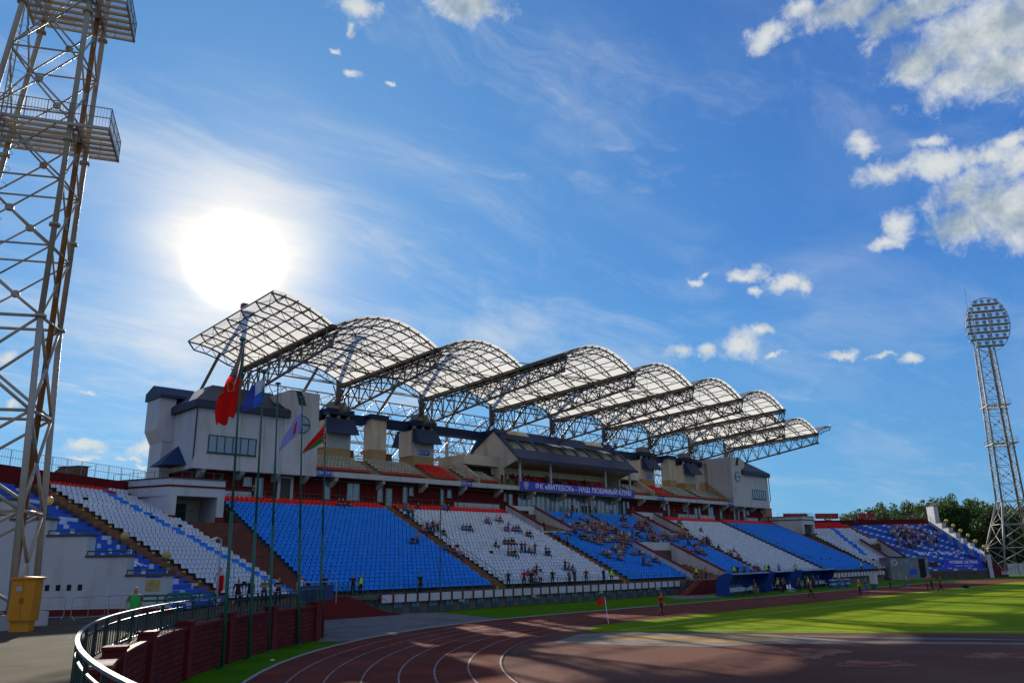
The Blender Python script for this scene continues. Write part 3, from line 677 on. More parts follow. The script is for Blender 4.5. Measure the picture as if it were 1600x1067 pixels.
sector_sign(50.0, 82.4, 14.85, 'СЕКТОР 2', 'small blue sign СЕКТОР 2 on the parapet beside the near pavilion')
sector_sign(72.4, 82.4, 14.85, 'СЕКТОР 3', 'small blue sign СЕКТОР 3 on the parapet left of the banner')
sector_sign(118.2, 82.4, 14.85, 'СЕКТОР 4', 'small blue sign on the parapet right of the banner')
sector_sign(141.8, 82.4, 14.85, 'СЕКТОР 5', 'small blue sign on the parapet beside the far pavilion')

# ------------------------------------------------------------------ end pavilions
def pavilion(mirror, label):
    t = thing('end_pavilion', label, 'pavilion', (0, 0, 0), group='pavilions at the ends of the main stand')
    X = (lambda x: 2 * XC - x) if mirror else (lambda x: x)
    def bx(b, x0, y0, z0, x1, y1, z1, m=0): a, c = sorted((X(x0), X(x1))); b.box(a, y0, z0, c, y1, z1, m)
    def pr(b, poly, ex, m=0):   # polygon in YZ at x, extruded by ex in x
        b.prism([(X(p[0]), p[1], p[2]) for p in poly], (-ex if mirror else ex, 0, 0), m)
    b = MB()
    bx(b, 34.2, 82.5, 14.4, 44.9, 92.2, 21.5)
    # taller inner gable with cut corner
    P = [(44.3, 14.4), (48.8, 14.4), (48.8, 24.2), (45.0, 24.3), (43.4, 23.6), (43.4, 22.6), (44.9, 21.6), (44.3, 21.0)]
    b.prism([(X(x), 82.42, z) for x, z in P], (0, 9.9, 0))
    # turret on the outer side
    bx(b, 32.4, 88.6, 19.2, 34.19, 92.4, 22.7); b.prism([(X(34.19), 88.6, 19.2), (X(32.4), 88.6, 19.2), (X(33.1), 88.6, 17.8), (X(34.19), 88.6, 17.8)], (0, 3.8, 0)); bx(b, 33.1, 88.7, 11.2, 34.19, 92.3, 17.8)
    b.build('wall', m_white, t)
    b = MB()   # lower storey, set back
    bx(b, 34.9, 84.0, ZW, 48.9, 92, 14.38); b.build('lower_wall', m_maroon_d, t)
    b = MB(); bx(b, 37.2, 83.9, ZW, 42.0, 83.998, 12.35); b.build('dado', m_white, t)
    b = MB()
    for x in (35.2, 39.6, 43.9, 47.6): pr(b, [(x, 82.55, 14.39), (x, 84.2, 14.39), (x, 84.2, 13.5), (x, 83.6, 13.6), (x, 82.8, 14.1)], .5)
    build_each(b, 'bracket', m_white, t)
    b = MB()   # hipped metal roof
    z0, z1 = 21.3, 24.2; A = [(33.7, 82.0), (44.9, 82.0), (44.9, 92.6), (33.7, 92.6)]; C_ = [(36.8, 85.6), (44.2, 85.6), (44.2, 89.5), (36.8, 89.5)]
    vs = [(X(x), y, z0 - .45) for x, y in A] + [(X(x), y, z0 + .35) for x, y in A] + [(X(x), y, z1) for x, y in C_]
    b.add(vs, [(0, 1, 5, 4), (1, 2, 6, 5), (2, 3, 7, 6), (3, 0, 4, 7), (4, 5, 9, 8), (5, 6, 10, 9), (6, 7, 11, 10), (7, 4, 8, 11), (8, 9, 10, 11), (3, 2, 1, 0)])
    pr(b, [(32.2, 88.2, 22.7), (32.2, 92.7, 22.7), (32.2, 92.7, 23.6), (32.2, 90.5, 24.3), (32.2, 88.2, 23.0)], 4.6)
    b.build('roof', m_greymetal, t)
    b = MB(); b.prism([(X(45.6), 82.34, 24.25), (X(46.3), 82.34, 24.25), (X(47.0), 82.34, 22.6), (X(46.1), 82.34, 22.6)], (0, .075, 0)); b.build('roof_strip', m_greymetal, t)
    b = MB(); vs = [(X(32.0), 85.5, 14.9), (X(34.19), 84.2, 14.9), (X(34.19), 88.6, 14.9), (X(32.0), 88.6, 14.9), (X(34.19), 86.8, 17.2)]
    b.add(vs, [(0, 1, 4), (2, 3, 4), (3, 0, 4), (0, 3, 2, 1), (1, 2, 4)]); b.build('side_canopy', m_bluemetal, t)
    a, c = sorted((X(35.6), X(41.1)))
    window(t, a, c, 16.15, 18.05, 82.5, 6)
    for (x0, x1, zz0, zz1) in ((40.6, 41.6, 13.0, 14.0), (42.0, 43.0, 11.9, 14.0)):
        a, c = sorted((X(x0), X(x1))); window(t, a, c, zz0, zz1, 84.0, 1, fm=m_wf)
    a, c = sorted((X(45.1), X(46.4))); b = MB(); b.box(a - .35, 83.85, ZW, a, 83.99, 14.1); b.box(c, 83.85, ZW, c + .35, 83.99, 14.1); b.box(a - .35, 83.85, 14.1, c + .35, 83.99, 14.35); d_ = b.build('door_surround', m_white, t)
    b = MB(); b.box(a, 83.9, ZW, c, 83.98, 14.1); b.build('door', m_frame, d_)
    b = MB(); n = 20; cx = X(46.6)
    b.add([(cx, 82.33, 20.3)] + [(cx + .95 * math.cos(2 * math.pi * i / n), 82.33, 20.3 + .95 * math.sin(2 * math.pi * i / n)) for i in range(n)], [(0, 1 + i, 1 + (i + 1) % n) for i in range(n)]); 
    ro = b.build('round_window', m_glass, t)
    b = MB(); pts = [(cx + 1.0 * math.cos(2 * math.pi * i / n), 82.36, 20.3 + 1.0 * math.sin(2 * math.pi * i / n)) for i in range(n + 1)]; b.path(pts, .07, 5); b.box(cx - .95, 82.28, 20.22, cx + .95, 82.32, 20.38); b.build('window_ring', m_frame, ro)
    b = MB(); b.path([(X(34.0), 82.3, 21.2), (X(34.05), 82.3, 20.5), (X(34.05), 82.3, 16.0), (X(34.6), 83.6, 14.2), (X(34.6), 83.9, 11.3)], .09, 6); b.build('downpipe', m_frame, t)
    if mirror:
        b = MB()
        for yy in (88.0, 88.5): b.tube((143.05, yy, 18), (143.05, yy, 23.4), .04)
        for k in range(16): b.tube((143.05, 88.0, 18 + k * .34), (143.05, 88.5, 18 + k * .34), .03)
        b.build('wall_ladder', m_frame, t)
        b = MB(); b.prism([(143.1, 82.9, 15.2), (143.1, 90, 15.2), (143.1, 90, 19.6), (143.1, 88.2, 19.4)], (.08, 0, 0)); b.build('ochre_wall_base', m_ochre, t)
    return t
pavilion(False, 'near white end pavilion with blue grey hipped roof behind the flagpoles')
pavilion(True, 'far white end pavilion with blue roof at the far end of the main stand')

# ------------------------------------------------------------------ entrance porches
def porch(mirror, label):
    t = thing('entrance_porch', label, 'porch', group='flat roofed porches beside the main stand')
    X = (lambda x: 2 * XC - x) if mirror else (lambda x: x)
    def bx(b, x0, y0, z0, x1, y1, z1, m=0): a, c = sorted((X(x0), X(x1))); b.box(a, y0, z0, c, y1, z1, m)
    F = [(29.3, 75.5), (34.7, 75.5), (36.2, 80), (36.2, 86), (27.6, 86), (26.2, 82.5)]
    b = MB()
    def pris(P, z0, z1, m=0):
        P = [(X(x), y) for x, y in P]
        b.add([(x, y, z0) for x, y in P] + [(x, y, z1) for x, y in P], [tuple(range(len(P))), tuple(range(len(P), 2 * len(P)))] + [(i, (i + 1) % len(P), len(P) + (i + 1) % len(P), len(P) + i) for i in range(len(P))], m)
    pris([(29.3, 75.5), (30.05, 75.5), (30.05, 79.5), (27.9, 79.5), (28.4, 78)], 8.2, 10.85)
    pris([(34.0, 75.5), (34.7, 75.5), (36.2, 80), (36.2, 86), (34.0, 86)], 8.2, 10.85)
    pris([(27.9, 79.5), (34.0, 79.5), (34.0, 86), (27.6, 86), (26.2, 82.5)], 8.2, 10.85)
    pris(F, 10.85, 12.45)
    b.build('wall', m_white, t)
    b = MB(); g = [(x + (.0), y) for x, y in F]; cx, cy = 31.2, 81; G = [(cx + (x - cx) * 1.012, cy + (y - cy) * 1.012) for x, y in g]
    pris(G, 11.68, 11.86); b.build('coping_band', m_maroon, t)
    b = MB(); pris([(cx + (x - cx) * 1.03, cy + (y - cy) * 1.02) for x, y in F], 12.45, 12.55); b.build('roof_slab', m_conc, t)
    b = MB(); bx(b, 30.06, 79.40, 8.3, 33.99, 79.49, 10.84); bx(b, 30.06, 75.6, 8.1, 33.99, 79.4, 8.3, 1); b.build('recess', [m_cream, m_conc], t)
    b = MB(); bx(b, 31.2, 79.3, 8.3, 32.6, 79.39, 10.4); d_ = b.build('doorway', m_darkroom, t)
    b = MB()
    for k in range(12): x = 30.1 + k * .16; b.tube((X(x), 76.0, 8.3), (X(x), 76.0, 10.3), .018)
    for z in (8.6, 9.5, 10.3): b.tube((X(30.05), 76.0, z), (X(32.0), 76.0, z), .03)
    b.build('gate', m_dgreen, t)
    b = MB(); bx(b, 29.15, 75.42, 8.0, 30.2, 75.49, 9.05); bx(b, 33.9, 75.42, 8.0, 34.85, 75.49, 8.95); b.build('plinth', m_maroon, t)
    pts = [(X(x), y, 12.55) for x, y in ((26.5, 82.4), (29.4, 75.7), (34.6, 75.7), (36, 80.1))]
    railing(pts, .62, 1.1, name='roof_railing', parent=t, mid=1)
porch(False, 'white flat roofed porch with green gate between the near curved stand and main stand')
porch(True, 'white flat roofed porch between the far curved stand and main stand')

# ------------------------------------------------------------------ curved end stands
g_mural = bpy.data.materials.new('painted_blue_steps'); g_mural.use_nodes = True
_t = g_mural.node_tree; _n = _t.nodes; _l = _t.links; _p = _n['Principled BSDF']; _p.inputs['Roughness'].default_value = 0.6
_g = _n.new('ShaderNodeTexCoord'); _w = _n.new('ShaderNodeTexWave'); _w.wave_type = 'RINGS'; _w.rings_direction = 'Z'
_m = _n.new('ShaderNodeMapping'); _m.inputs['Location'].default_value = (-22, -64, 0); _l.new(_g.outputs['Object'], _m.inputs[0]); _l.new(_m.outputs[0], _w.inputs['Vector'])
_w.inputs['Scale'].default_value = 0.11; _w.inputs['Distortion'].default_value = 3.5; _w.inputs['Detail'].default_value = 1.5; _w.inputs['Detail Scale'].default_value = 0.6
_r = _n.new('ShaderNodeMapRange'); _l.new(_w.outputs['Fac'], _r.inputs[0]); _r.inputs[1].default_value = 0.90; _r.inputs[2].default_value = 0.93
_x = _n.new('ShaderNodeMix'); _x.data_type = 'RGBA'; _l.new(_r.outputs[0], _x.inputs[0]); _x.inputs[6].default_value = (0.008, 0.085, 0.42, 1); _x.inputs[7].default_value = (0.45, 0.50, 0.60, 1); _l.new(_x.outputs[2], _p.inputs['Base Color'])
def curved_stand(mir, label):
    t = thing('curved_stand', label, 'stand', group='curved stands at the ends')
    X = (lambda x: 2 * XC - x) if mir else (lambda x: x)
    def q(fr, u, v, z): p = fr(u, v); return (X(p[0]), p[1], z)
    b = MB(); terrace(b, W1, (lambda v: -4.1 if mir and v < 10.6 else w1l(v) - 1.25), w1r, mir=mir)
    for i in range(NR):     # wedge of steps beside the main stand
        v0, v1, z = i * RUN, (i + 1) * RUN, Z0S + i * RISE - .002
        if Y0S + v0 > 75.4: break
        P = [W1(w1r(v0), v0), (36.5, Y0S + v0), (36.5, Y0S + v1), W1(w1r(v1), v1)]
        vs = [(X(p[0]), p[1], z) for p in P] + [(X(p[0]), p[1], 0) for p in P]
        b.add(vs, [(0, 1, 2, 3), (4, 5, 1, 0), (5, 6, 2, 1), (7, 4, 0, 3)], 1 if True else 0)
    b.build('seat_terrace', [m_conc, mat('brown_steps', (0.13, 0.045, 0.030), 0.9, 0.25, 1.5)], t)
    b = MB(); terrace(b, W2, w2l, w2r, mir=mir, front_m=1); mu = b.build('painted_terrace', [g_mural, m_conc], t)
    b = MB(); terrace(b, W1, lambda v: w1l(v) - 1.2, lambda v: w1l(v) - .05, rows=range(14 if mir else 0, NR), mir=mir, lift=0.17)
    b.build('aisle_steps', m_aisle, t)
    b = MB()
    for i in range(0, NR, 2):
        p = W1(w1l(i * RUN) - .25, i * RUN); b.box(X(p[0]) - .13, p[1] - .05, Z0S + i * RISE + .02, X(p[0]) + .13, p[1] + .1, Z0S + i * RISE + .185)
    b.build('step_edge_marks', m_yellowm, t)
    if mir:   # stairwell between the white seats and the painted steps
        zz = lambda v: Z0S + v * RISE / RUN
        wv_, cv_ = MB(), MB()
        for fr, uf in ((W1, lambda v: -4.1), (W2, lambda v: w2r(v) - .1)):
            A, B_ = q(fr, uf(-.3), -.3, 0), q(fr, uf(10.9), 10.9, 0); d_ = (Vector(B_) - Vector(A)).normalized(); s_ = Vector((-d_.y, d_.x, 0)) * .14
            for p_, r_ in ((A, B_),):
                V4 = [Vector(p_) - s_, Vector(r_) - s_, Vector(r_) + s_, Vector(p_) + s_]; tz_ = [zz(-.3) + .9, zz(10.9) + .9, zz(10.9) + .9, zz(-.3) + .9]
                wv_.add([(v_.x, v_.y, 0) for v_ in V4] + [(v_.x, v_.y, t2) for v_, t2 in zip(V4, tz_)], [(0, 1, 5, 4), (4, 5, 6, 7), (2, 3, 7, 6), (1, 2, 6, 5), (3, 0, 4, 7)])
            cv_.beam(Vector(A) + Vector((0, 0, zz(-.3) + .95)), Vector(B_) + Vector((0, 0, zz(10.9) + .95)), .5, .18)
        A, B_ = Vector(q(W1, -4.1, 10.8, 0)), Vector(q(W2, w2r(10.8), 10.8, 0)); wv_.beam(A + Vector((0, 0, 3.9)), B_ + Vector((0, 0, 3.9)), .3, 7.9)
        P = [q(W1, -4.1, -.3, 4.2), q(W2, w2r(-.3), -.3, 4.2), q(W2, w2r(10.7), 10.7, 4.2), q(W1, -4.1, 10.7, 4.2)]; wv_.add(P, [(0, 1, 2, 3)])
        wv_.build('stairwell_wall', m_white, t); build_each(cv_, 'stairwell_coping', m_maroon, t)
    # back wall following the top row
    V = NR * RUN; b = MB(); tops = [W2(w2l(V), V), W2(w2r(V) - 4.5, V), W1(w1l(V) + 1, V), W1(w1r(V) + .4, V)]
    outs = [W2(w2l(V), V + 6), W2(w2r(V) - 5.5, V + 6), W1(w1l(V) - 1, V + 6), W1(w1r(V) + 1.5, V + 5)]
    for k in range(3):
        for (pa, pb_) in (((tops[k]), (tops[k + 1])),):
            A, B_, C_, D_ = tops[k], tops[k + 1], outs[k + 1], outs[k]
            P = [A, B_, C_, D_]; zt = 12.35 if not mir else 12.0
            b.add([(X(p[0]), p[1], 0) for p in P] + [(X(p[0]), p[1], zt) for p in P], [(0, 1, 5, 4), (4, 5, 6, 7), (2, 3, 7, 6), (1, 2, 6, 5), (3, 0, 4, 7)])
    b.build('back_wall', m_maroon_d, t)
    zt = 12.35 if not mir else 12.0
    railing([(X(p[0]), p[1] + .1, zt) for p in tops], 1.25, 1.6, bars=0.28, name='top_railing', parent=t, m=m_mesh, r=.03)
    # gable wall with stepped top
    base = Vector((18.8, 46.3)); dr = Vector((-0.7071, 0.7071)); b, cp, rl = MB(), MB(), MB()
    st = [(.5, 2.85, 3.84), (2.85, 5.25, 4.92), (5.25, 7.65, 6.1), (7.65, 9.9, 7.05), (9.9, 12.3, 8.2), (12.3, 14.7, 9.3), (14.7, 17, 10.4), (17, 20, 12.9)]
    if mir: st = [(a, c, z + (0.5 if z < 12 else 1.6)) for a, c, z in st]
    nn = Vector((0.7071, 0.7071))
    for a, c, z in st:
        p0, p1 = base + dr * a, base + dr * c; P = [p0, p1, p1 + nn * .9, p0 + nn * .9]
        b.add([(X(p.x), p.y, 0) for p in P] + [(X(p.x), p.y, z) for p in P], [(0, 1, 5, 4), (4, 5, 6, 7), (2, 3, 7, 6), (1, 2, 6, 5), (3, 0, 4, 7)])
        P = [p0 - nn * .08 - dr * .1, p1 - nn * .08, p1 + nn * 1.0, p0 + nn * 1.0 - dr * .1]
        cp.add([(X(p.x), p.y, z + .002) for p in P] + [(X(p.x), p.y, z + .12) for p in P], [(0, 3, 2, 1), (0, 1, 5, 4), (4, 5, 6, 7), (2, 3, 7, 6), (1, 2, 6, 5), (3, 0, 4, 7)])
        g0, g1 = p0 + nn * .15, p1 + nn * .15
        rl.tube((X(g0.x), g0.y, z + .34), (X(g1.x), g1.y, z + .34), .04, 5)
        for p in (g0, (g0 + g1) / 2, g1): rl.tube((X(p.x), p.y, z), (X(p.x), p.y, z + .34), .035, 5)
    gw = b.build('gable_wall', m_white, t); cp.build('gable_coping', m_conc, gw); rl.build('gable_railing', m_green, gw)
    b = MB(); p1 = base + dr * 20; P = [base - nn * .03, p1 - nn * .03, p1 - nn * .001, base - nn * .001]
    b.add([(X(p.x), p.y, PZ) for p in P] + [(X(p.x), p.y, PZ + .32) for p in P], [(0, 1, 5, 4), (4, 5, 6, 7)]); b.build('gable_plinth', m_maroon, gw)
    if mir:
        b = MB(); P = []
        for off in (.92, 1.0):
            for a_, z_ in ((.3, .2), (19.5, .2), (19.5, 10.6), (.3, 3.2)): p_ = base + dr * a_ + nn * off; P.append((X(p_.x), p_.y, z_))
        b.add(P, [(0, 1, 2, 3), (7, 6, 5, 4), (0, 4, 5, 1), (1, 5, 6, 2), (2, 6, 7, 3), (3, 7, 4, 0)]); b.build('inner_dado', mat('brown_dado', (0.085, 0.035, 0.025), .9), t)
    if not mir:
        b = MB()
        for k in range(4):
            c = base + dr * (5.35 + k * .62) - nn * .012; c3 = Vector((c.x, c.y, 3.3)); b.obox(c3, Vector((dr.x, dr.y, 0)) * .12, Vector((nn.x, nn.y, 0)) * .01, Vector((0, 0, .16)))
        build_each(b, 'vent_hole', m_darkroom, gw)
        c = base + dr * 1.25 - nn * .02
        b = MB(); b.obox((c.x, c.y, 3.35), Vector((dr.x, dr.y, 0)) * .40, Vector((nn.x, nn.y, 0)) * .01, (0, 0, .30), 0); b.obox((c.x, c.y, 3.8), Vector((dr.x, dr.y, 0)) * .45, Vector((nn.x, nn.y, 0)) * .012, (0, 0, .04), 1)
        b.build('plan_board', [mat('plan_board_tan', (0.40, 0.30, 0.10), 0.7, 0.4, 6), m_signb], gw)
    # lettering painted over the steps
    def tz(v): return Z0S + v * RISE / RUN
    a = 47
    fr = W2; uu, vv = (-7.2, 6.1)
    p = fr(uu, vv)
    rot = Matrix.Rotation(R_(-a if mir else a), 4, 'Z') @ Matrix.Rotation(math.atan(RISE / RUN), 4, 'X')
    o = text_mesh('painted_lettering', 'ВИТЕБСК' if not mir else 'ВИТЕБСК', 1.55, m_text, t, (0, 0, 0), (0, 0, 0), depth=.004, space=1.1, bold=.02, sx=1.0)
    o.matrix_local = Matrix.Translation((X(p[0]), p[1], tz(vv) + .04)) @ rot @ Matrix.Diagonal((1.25, 1.1, 1, 1))
    return t
curved_stand(False, 'near curved stand of white seats and painted blue steps behind the stepped white wall')
curved_stand(True, 'far curved stand with painted blue steps full of standing fans')
def skipporch(x, y, u, v, i):
    xx = x if x < XC else 2 * XC - x
    return (xx > 28.9 and y > 74.9) or (y > 78.5 and xx > 27.2)
def cw1(u, v, i, k, n):
    if i == NR - 1: return 'r' if u < 1.0 else 'w'
    if i == NR - 2 and 0.2 < u < 1.3: return 'r'
    return 'b' if -0.75 < u < 0.4 else 'w'
add_seats(W1, 32, w1l, w1r, cw1, 40, skip=skipporch)
def cw2(u, v, i, k, n):
    if i >= NR - 4 or (i == NR - 5 and u > 2): return 'r'
    return 'b' if -3.2 + (22 - i) * .11 < u < -2.1 + (22 - i) * .11 and 6 < i < 23 else 'w'
VH = lambda u, v: u < -5.4 + 0 and v < 9.0 + (u + 9) * 0
add_seats(W1, 32, w1l, w1r, cw2, 41, mir=True, skip=lambda x, y, u, v, i: skipporch(x, y, u, v, i) or (u < -4.0 and v < 11))

# ------------------------------------------------------------------ seats: nearest are single things, the rest one mass
SM = {'b': m_sblue, 'w': m_swhite, 'r': m_sred, 'k': mat('seat_weathered', (0.36, 0.33, 0.27), .6, .2, .5)}
SEATS.sort(key=lambda s: s[0] ** 2 + s[1] ** 2 + (s[2] - 4) ** 2)
protos = {k: SEATB.mesh('seat_' + {'b': 'blue', 'w': 'white', 'r': 'red', 'k': 'cream'}[k], SM[k]) for k in SM}
ORD = ['zeroth', 'first', 'second', 'third', 'fourth', 'fifth', 'sixth', 'seventh', 'eighth', 'ninth', 'tenth', 'eleventh', 'twelfth', 'thirteenth', 'fourteenth', 'fifteenth', 'sixteenth', 'seventeenth', 'eighteenth', 'nineteenth', 'twentieth'] + ['twenty-' + w for w in ('first', 'second', 'third', 'fourth', 'fifth', 'sixth', 'seventh', 'eighth', 'ninth')] + ['thirtieth'] + ['thirty-' + w for w in ('first', 'second', 'third', 'fourth', 'fifth', 'sixth', 'seventh', 'eighth', 'ninth')]
BASEX = {}
for s_ in SEATS: BASEX.setdefault((s_[5], round(s_[2], 3)), []).append(s_[0])
for v_ in BASEX.values(): v_.sort()
def seat_label(s_):
    row = int(round((s_[2] - Z0S) / RISE)) + 1; pos = BASEX[(s_[5], round(s_[2], 3))].index(s_[0]) + 1
    col = {'b': 'blue', 'w': 'white', 'r': 'red'}[s_[4]]; wh = 'near curved stand' if s_[5] == 40 else 'blue block'
    return '%s seat %s from the steps on its left, %s row up, %s' % (col, ORD[min(pos, 39)], ORD[min(row, 39)], wh)
LBL = {(40, 'w'): 'white plastic seat in the near curved stand beside the brown stairs', (40, 'b'): 'blue plastic seat in the diagonal stripe across the white seats of the near curved stand', (40, 'r'): 'red plastic seat in the top row of the near curved stand',
       (0, 'b'): 'blue plastic seat near the lower left corner of the blue block behind the flagpoles', (0, 'r'): 'red plastic seat above the blue block'}
for s_ in SEATS[:300]:
    x, y, z, r, c, blk = s_
    o = bpy.data.objects.new('stadium_seat', protos[c]); COL.objects.link(o); o.location = (x, y, z); o.rotation_euler = (0, 0, r)
    tag(o, seat_label(s_), 'seat', 'rows of plastic seats')
sv = np.array(SEATB.v); sf = SEATB.f
for c, nm in (('b', 'blue'), ('w', 'white'), ('r', 'red'), ('k', 'cream')):
    b = MB(); rs = random.Random(3)
    for x, y, z, r, cc, blk in SEATS[300:]:
        if cc != c: continue
        ca, sa = math.cos(r), math.sin(r)
        P = np.stack([sv[:, 0] * ca - sv[:, 1] * sa + x, sv[:, 0] * sa + sv[:, 1] * ca + y, sv[:, 2] + z], 1)
        b.add(P.tolist(), sf)
    o = b.build(nm + '_stadium_seats', SM[c]); o['kind'] = 'stuff'; o['label'] = 'rows of ' + nm + ' plastic seats farther along the stands'; o['category'] = 'seats'

# ------------------------------------------------------------------ vaulted roof of steel trusses and translucent sheet
roof = thing('canopy_roof', 'wavy vaulted canopy of steel trusses and translucent sheeting over the main stand', 'canopy')
YE = 98.6
XV = [41 + 13.75 * k for k in range(9)]
YB, YS, YC = 86.6, 67.5, 60.5
RISEV = 2.15
def zv(y): return 27.0 + (86.5 - y) * 0.046
def zr(t, y): # t across the vault 0..1
    s = 1 - (2 * t - 1) ** 2
    return zv(y) + RISEV * (s * 0.9 + 0.1 * s * s)
m_sheet = bpy.data.materials.new('translucent_roof_sheet'); m_sheet.use_nodes = True
_t = m_sheet.node_tree; _n = _t.nodes; _l = _t.links; _p = _n['Principled BSDF']
_g = _n.new('ShaderNodeTexCoord'); _mp = _n.new('ShaderNodeMapping'); _l.new(_g.outputs['Object'], _mp.inputs[0]); _mp.inputs['Scale'].default_value = (1.1, 0.05, 0.0)
_nz = _n.new('ShaderNodeTexNoise'); _nz.inputs['Scale'].default_value = 1.6; _nz.inputs['Detail'].default_value = 4; _l.new(_mp.outputs[0], _nz.inputs['Vector'])
_r = _n.new('ShaderNodeMapRange'); _l.new(_nz.outputs['Fac'], _r.inputs[0]); _r.inputs[1].default_value = 0.3; _r.inputs[2].default_value = 0.7; _r.inputs[3].default_value = 0.78; _r.inputs[4].default_value = 1.0
_s = _n.new('ShaderNodeVectorMath'); _s.operation = 'SCALE'; _s.inputs[0].default_value = (0.85, 0.82, 0.73); _l.new(_r.outputs[0], _s.inputs['Scale'])
_tr = _n.new('ShaderNodeBsdfTranslucent'); _l.new(_s.outputs[0], _tr.inputs[0]); _l.new(_s.outputs[0], _p.inputs['Base Color']); _p.inputs['Roughness'].default_value = 0.35
_ms = _n.new('ShaderNodeMixShader'); _ms.inputs[0].default_value = 0.72; _l.new(_p.outputs[0], _ms.inputs[1]); _l.new(_tr.outputs[0], _ms.inputs[2]); _l.new(_ms.outputs[0], _n['Material Output'].inputs[0])
def vault(x0, x1, t0, t1, yf, nm='vault_sheet'):
    # sheet, purlins and arch frames of one vault; t runs over the whole arch even for the half vaults at the ends
    NS = 10 if t1 - t0 > .9 else 5
    xt = lambda t: x0 + (x1 - x0) * (t - t0) / (t1 - t0)
    b = MB(); ts = [t0 + (t1 - t0) * i / (NS * 2) for i in range(NS * 2 + 1)]
    ys = [yf - .35 + (YB + .3 - yf + .35) * j / 6 for j in range(7)]
    P = [(xt(t), y, zr(t, y) + .06) for y in ys for t in ts]; w = len(ts)
    b.add(P, [(j * w + i, j * w + i + 1, (j + 1) * w + i + 1, (j + 1) * w + i) for j in range(6) for i in range(w - 1)])
    sh_ = b.build(nm, m_sheet, roof)
    b = MB()
    for i in range(NS + 1):
        t = t0 + (t1 - t0) * i / NS
        b.tube((xt(t), yf - .3, zr(t, yf) - .06), (xt(t), YB + .2, zr(t, YB) - .06), .07, 4)
    b.build('purlins', m_steelD, roof)
    ny = 7 if yf > 65 else 9
    for j in range(ny):
        y = yf + (YB - yf) * j / (ny - 1); b = MB(); top, bot = [], []
        for i in range(NS + 1):
            t = t0 + (t1 - t0) * i / NS; z = zr(t, y) - .16
            top.append(Vector((xt(t), y, z)))
        for i in range(NS):
            t = t0 + (t1 - t0) * (i + .5) / NS; e = min(1, 5 * min(t, 1 - t) + .25)
            bot.append(Vector((xt(t), y, zr(t, y) - .2 - .78 * e)))
        r1, r2, r3 = (.10, .09, .05) if j in (0, ny - 1) else (.08, .075, .045)
        b.path(top, r1, 4); b.path([top[0]] + bot + [top[-1]], r2, 4)
        for i in range(NS): b.tube(bot[i], top[i], r3, 3, cap=False); b.tube(bot[i], top[i + 1], r3, 3, cap=False)
        b.build('arch_frame', m_steelD if j != 0 else m_steelG, roof)
    # bracing
    b = MB()
    for j in range(0, ny - 1, 2):
        y, y2 = yf + (YB - yf) * j / (ny - 1), yf + (YB - yf) * (j + 1) / (ny - 1)
        for i in range(0, NS, 2):
            ta, tb_ = t0 + (t1 - t0) * i / NS, t0 + (t1 - t0) * (i + 1) / NS
            b.tube((xt(ta), y, zr(ta, y) - .3), (xt(tb_), y2, zr(tb_, y2) - .3), .032, 3, cap=False); b.tube((xt(tb_), y, zr(tb_, y) - .3), (xt(ta), y2, zr(ta, y2) - .3), .032, 3, cap=False)
    # long ties and hangers under the vault
    if t1 - t0 > .9:
        for j in (1, 3, 5):
            y = yf + (YB - yf) * j / 6; z = zv(y) - 1.1
            b.tube((x0, y, z), (x1, y, z), .08, 4)
            for tt in (.33, .67): b.tube((xt(tt), y, z), (xt(tt), y, zr(tt, y) - .3), .03, 4)
        for j in (0, 2, 4):
            ya, yb_ = yf + (YB - yf) * j / 6, yf + (YB - yf) * (j + 1) / 6
            b.tube((x0, ya, zv(ya) - 1.6), (x1, yb_, zv(yb_) - 1.2), .05, 4); b.tube((x1, ya, zv(ya) - 1.6), (x0, yb_, zv(yb_) - 1.2), .05, 4)
    b.build('bracing', m_steelG, roof)
for k in range(8): vault(XV[k], XV[k + 1], 0, 1, YC if 2 <= k <= 5 else YS)
vault(34.1, 41, .5, 1, YS); vault(151, 157.9, 0, .5, YS)
def depth(y, yf): return 1.55 + (y - yf) / (YB - yf) * 1.75
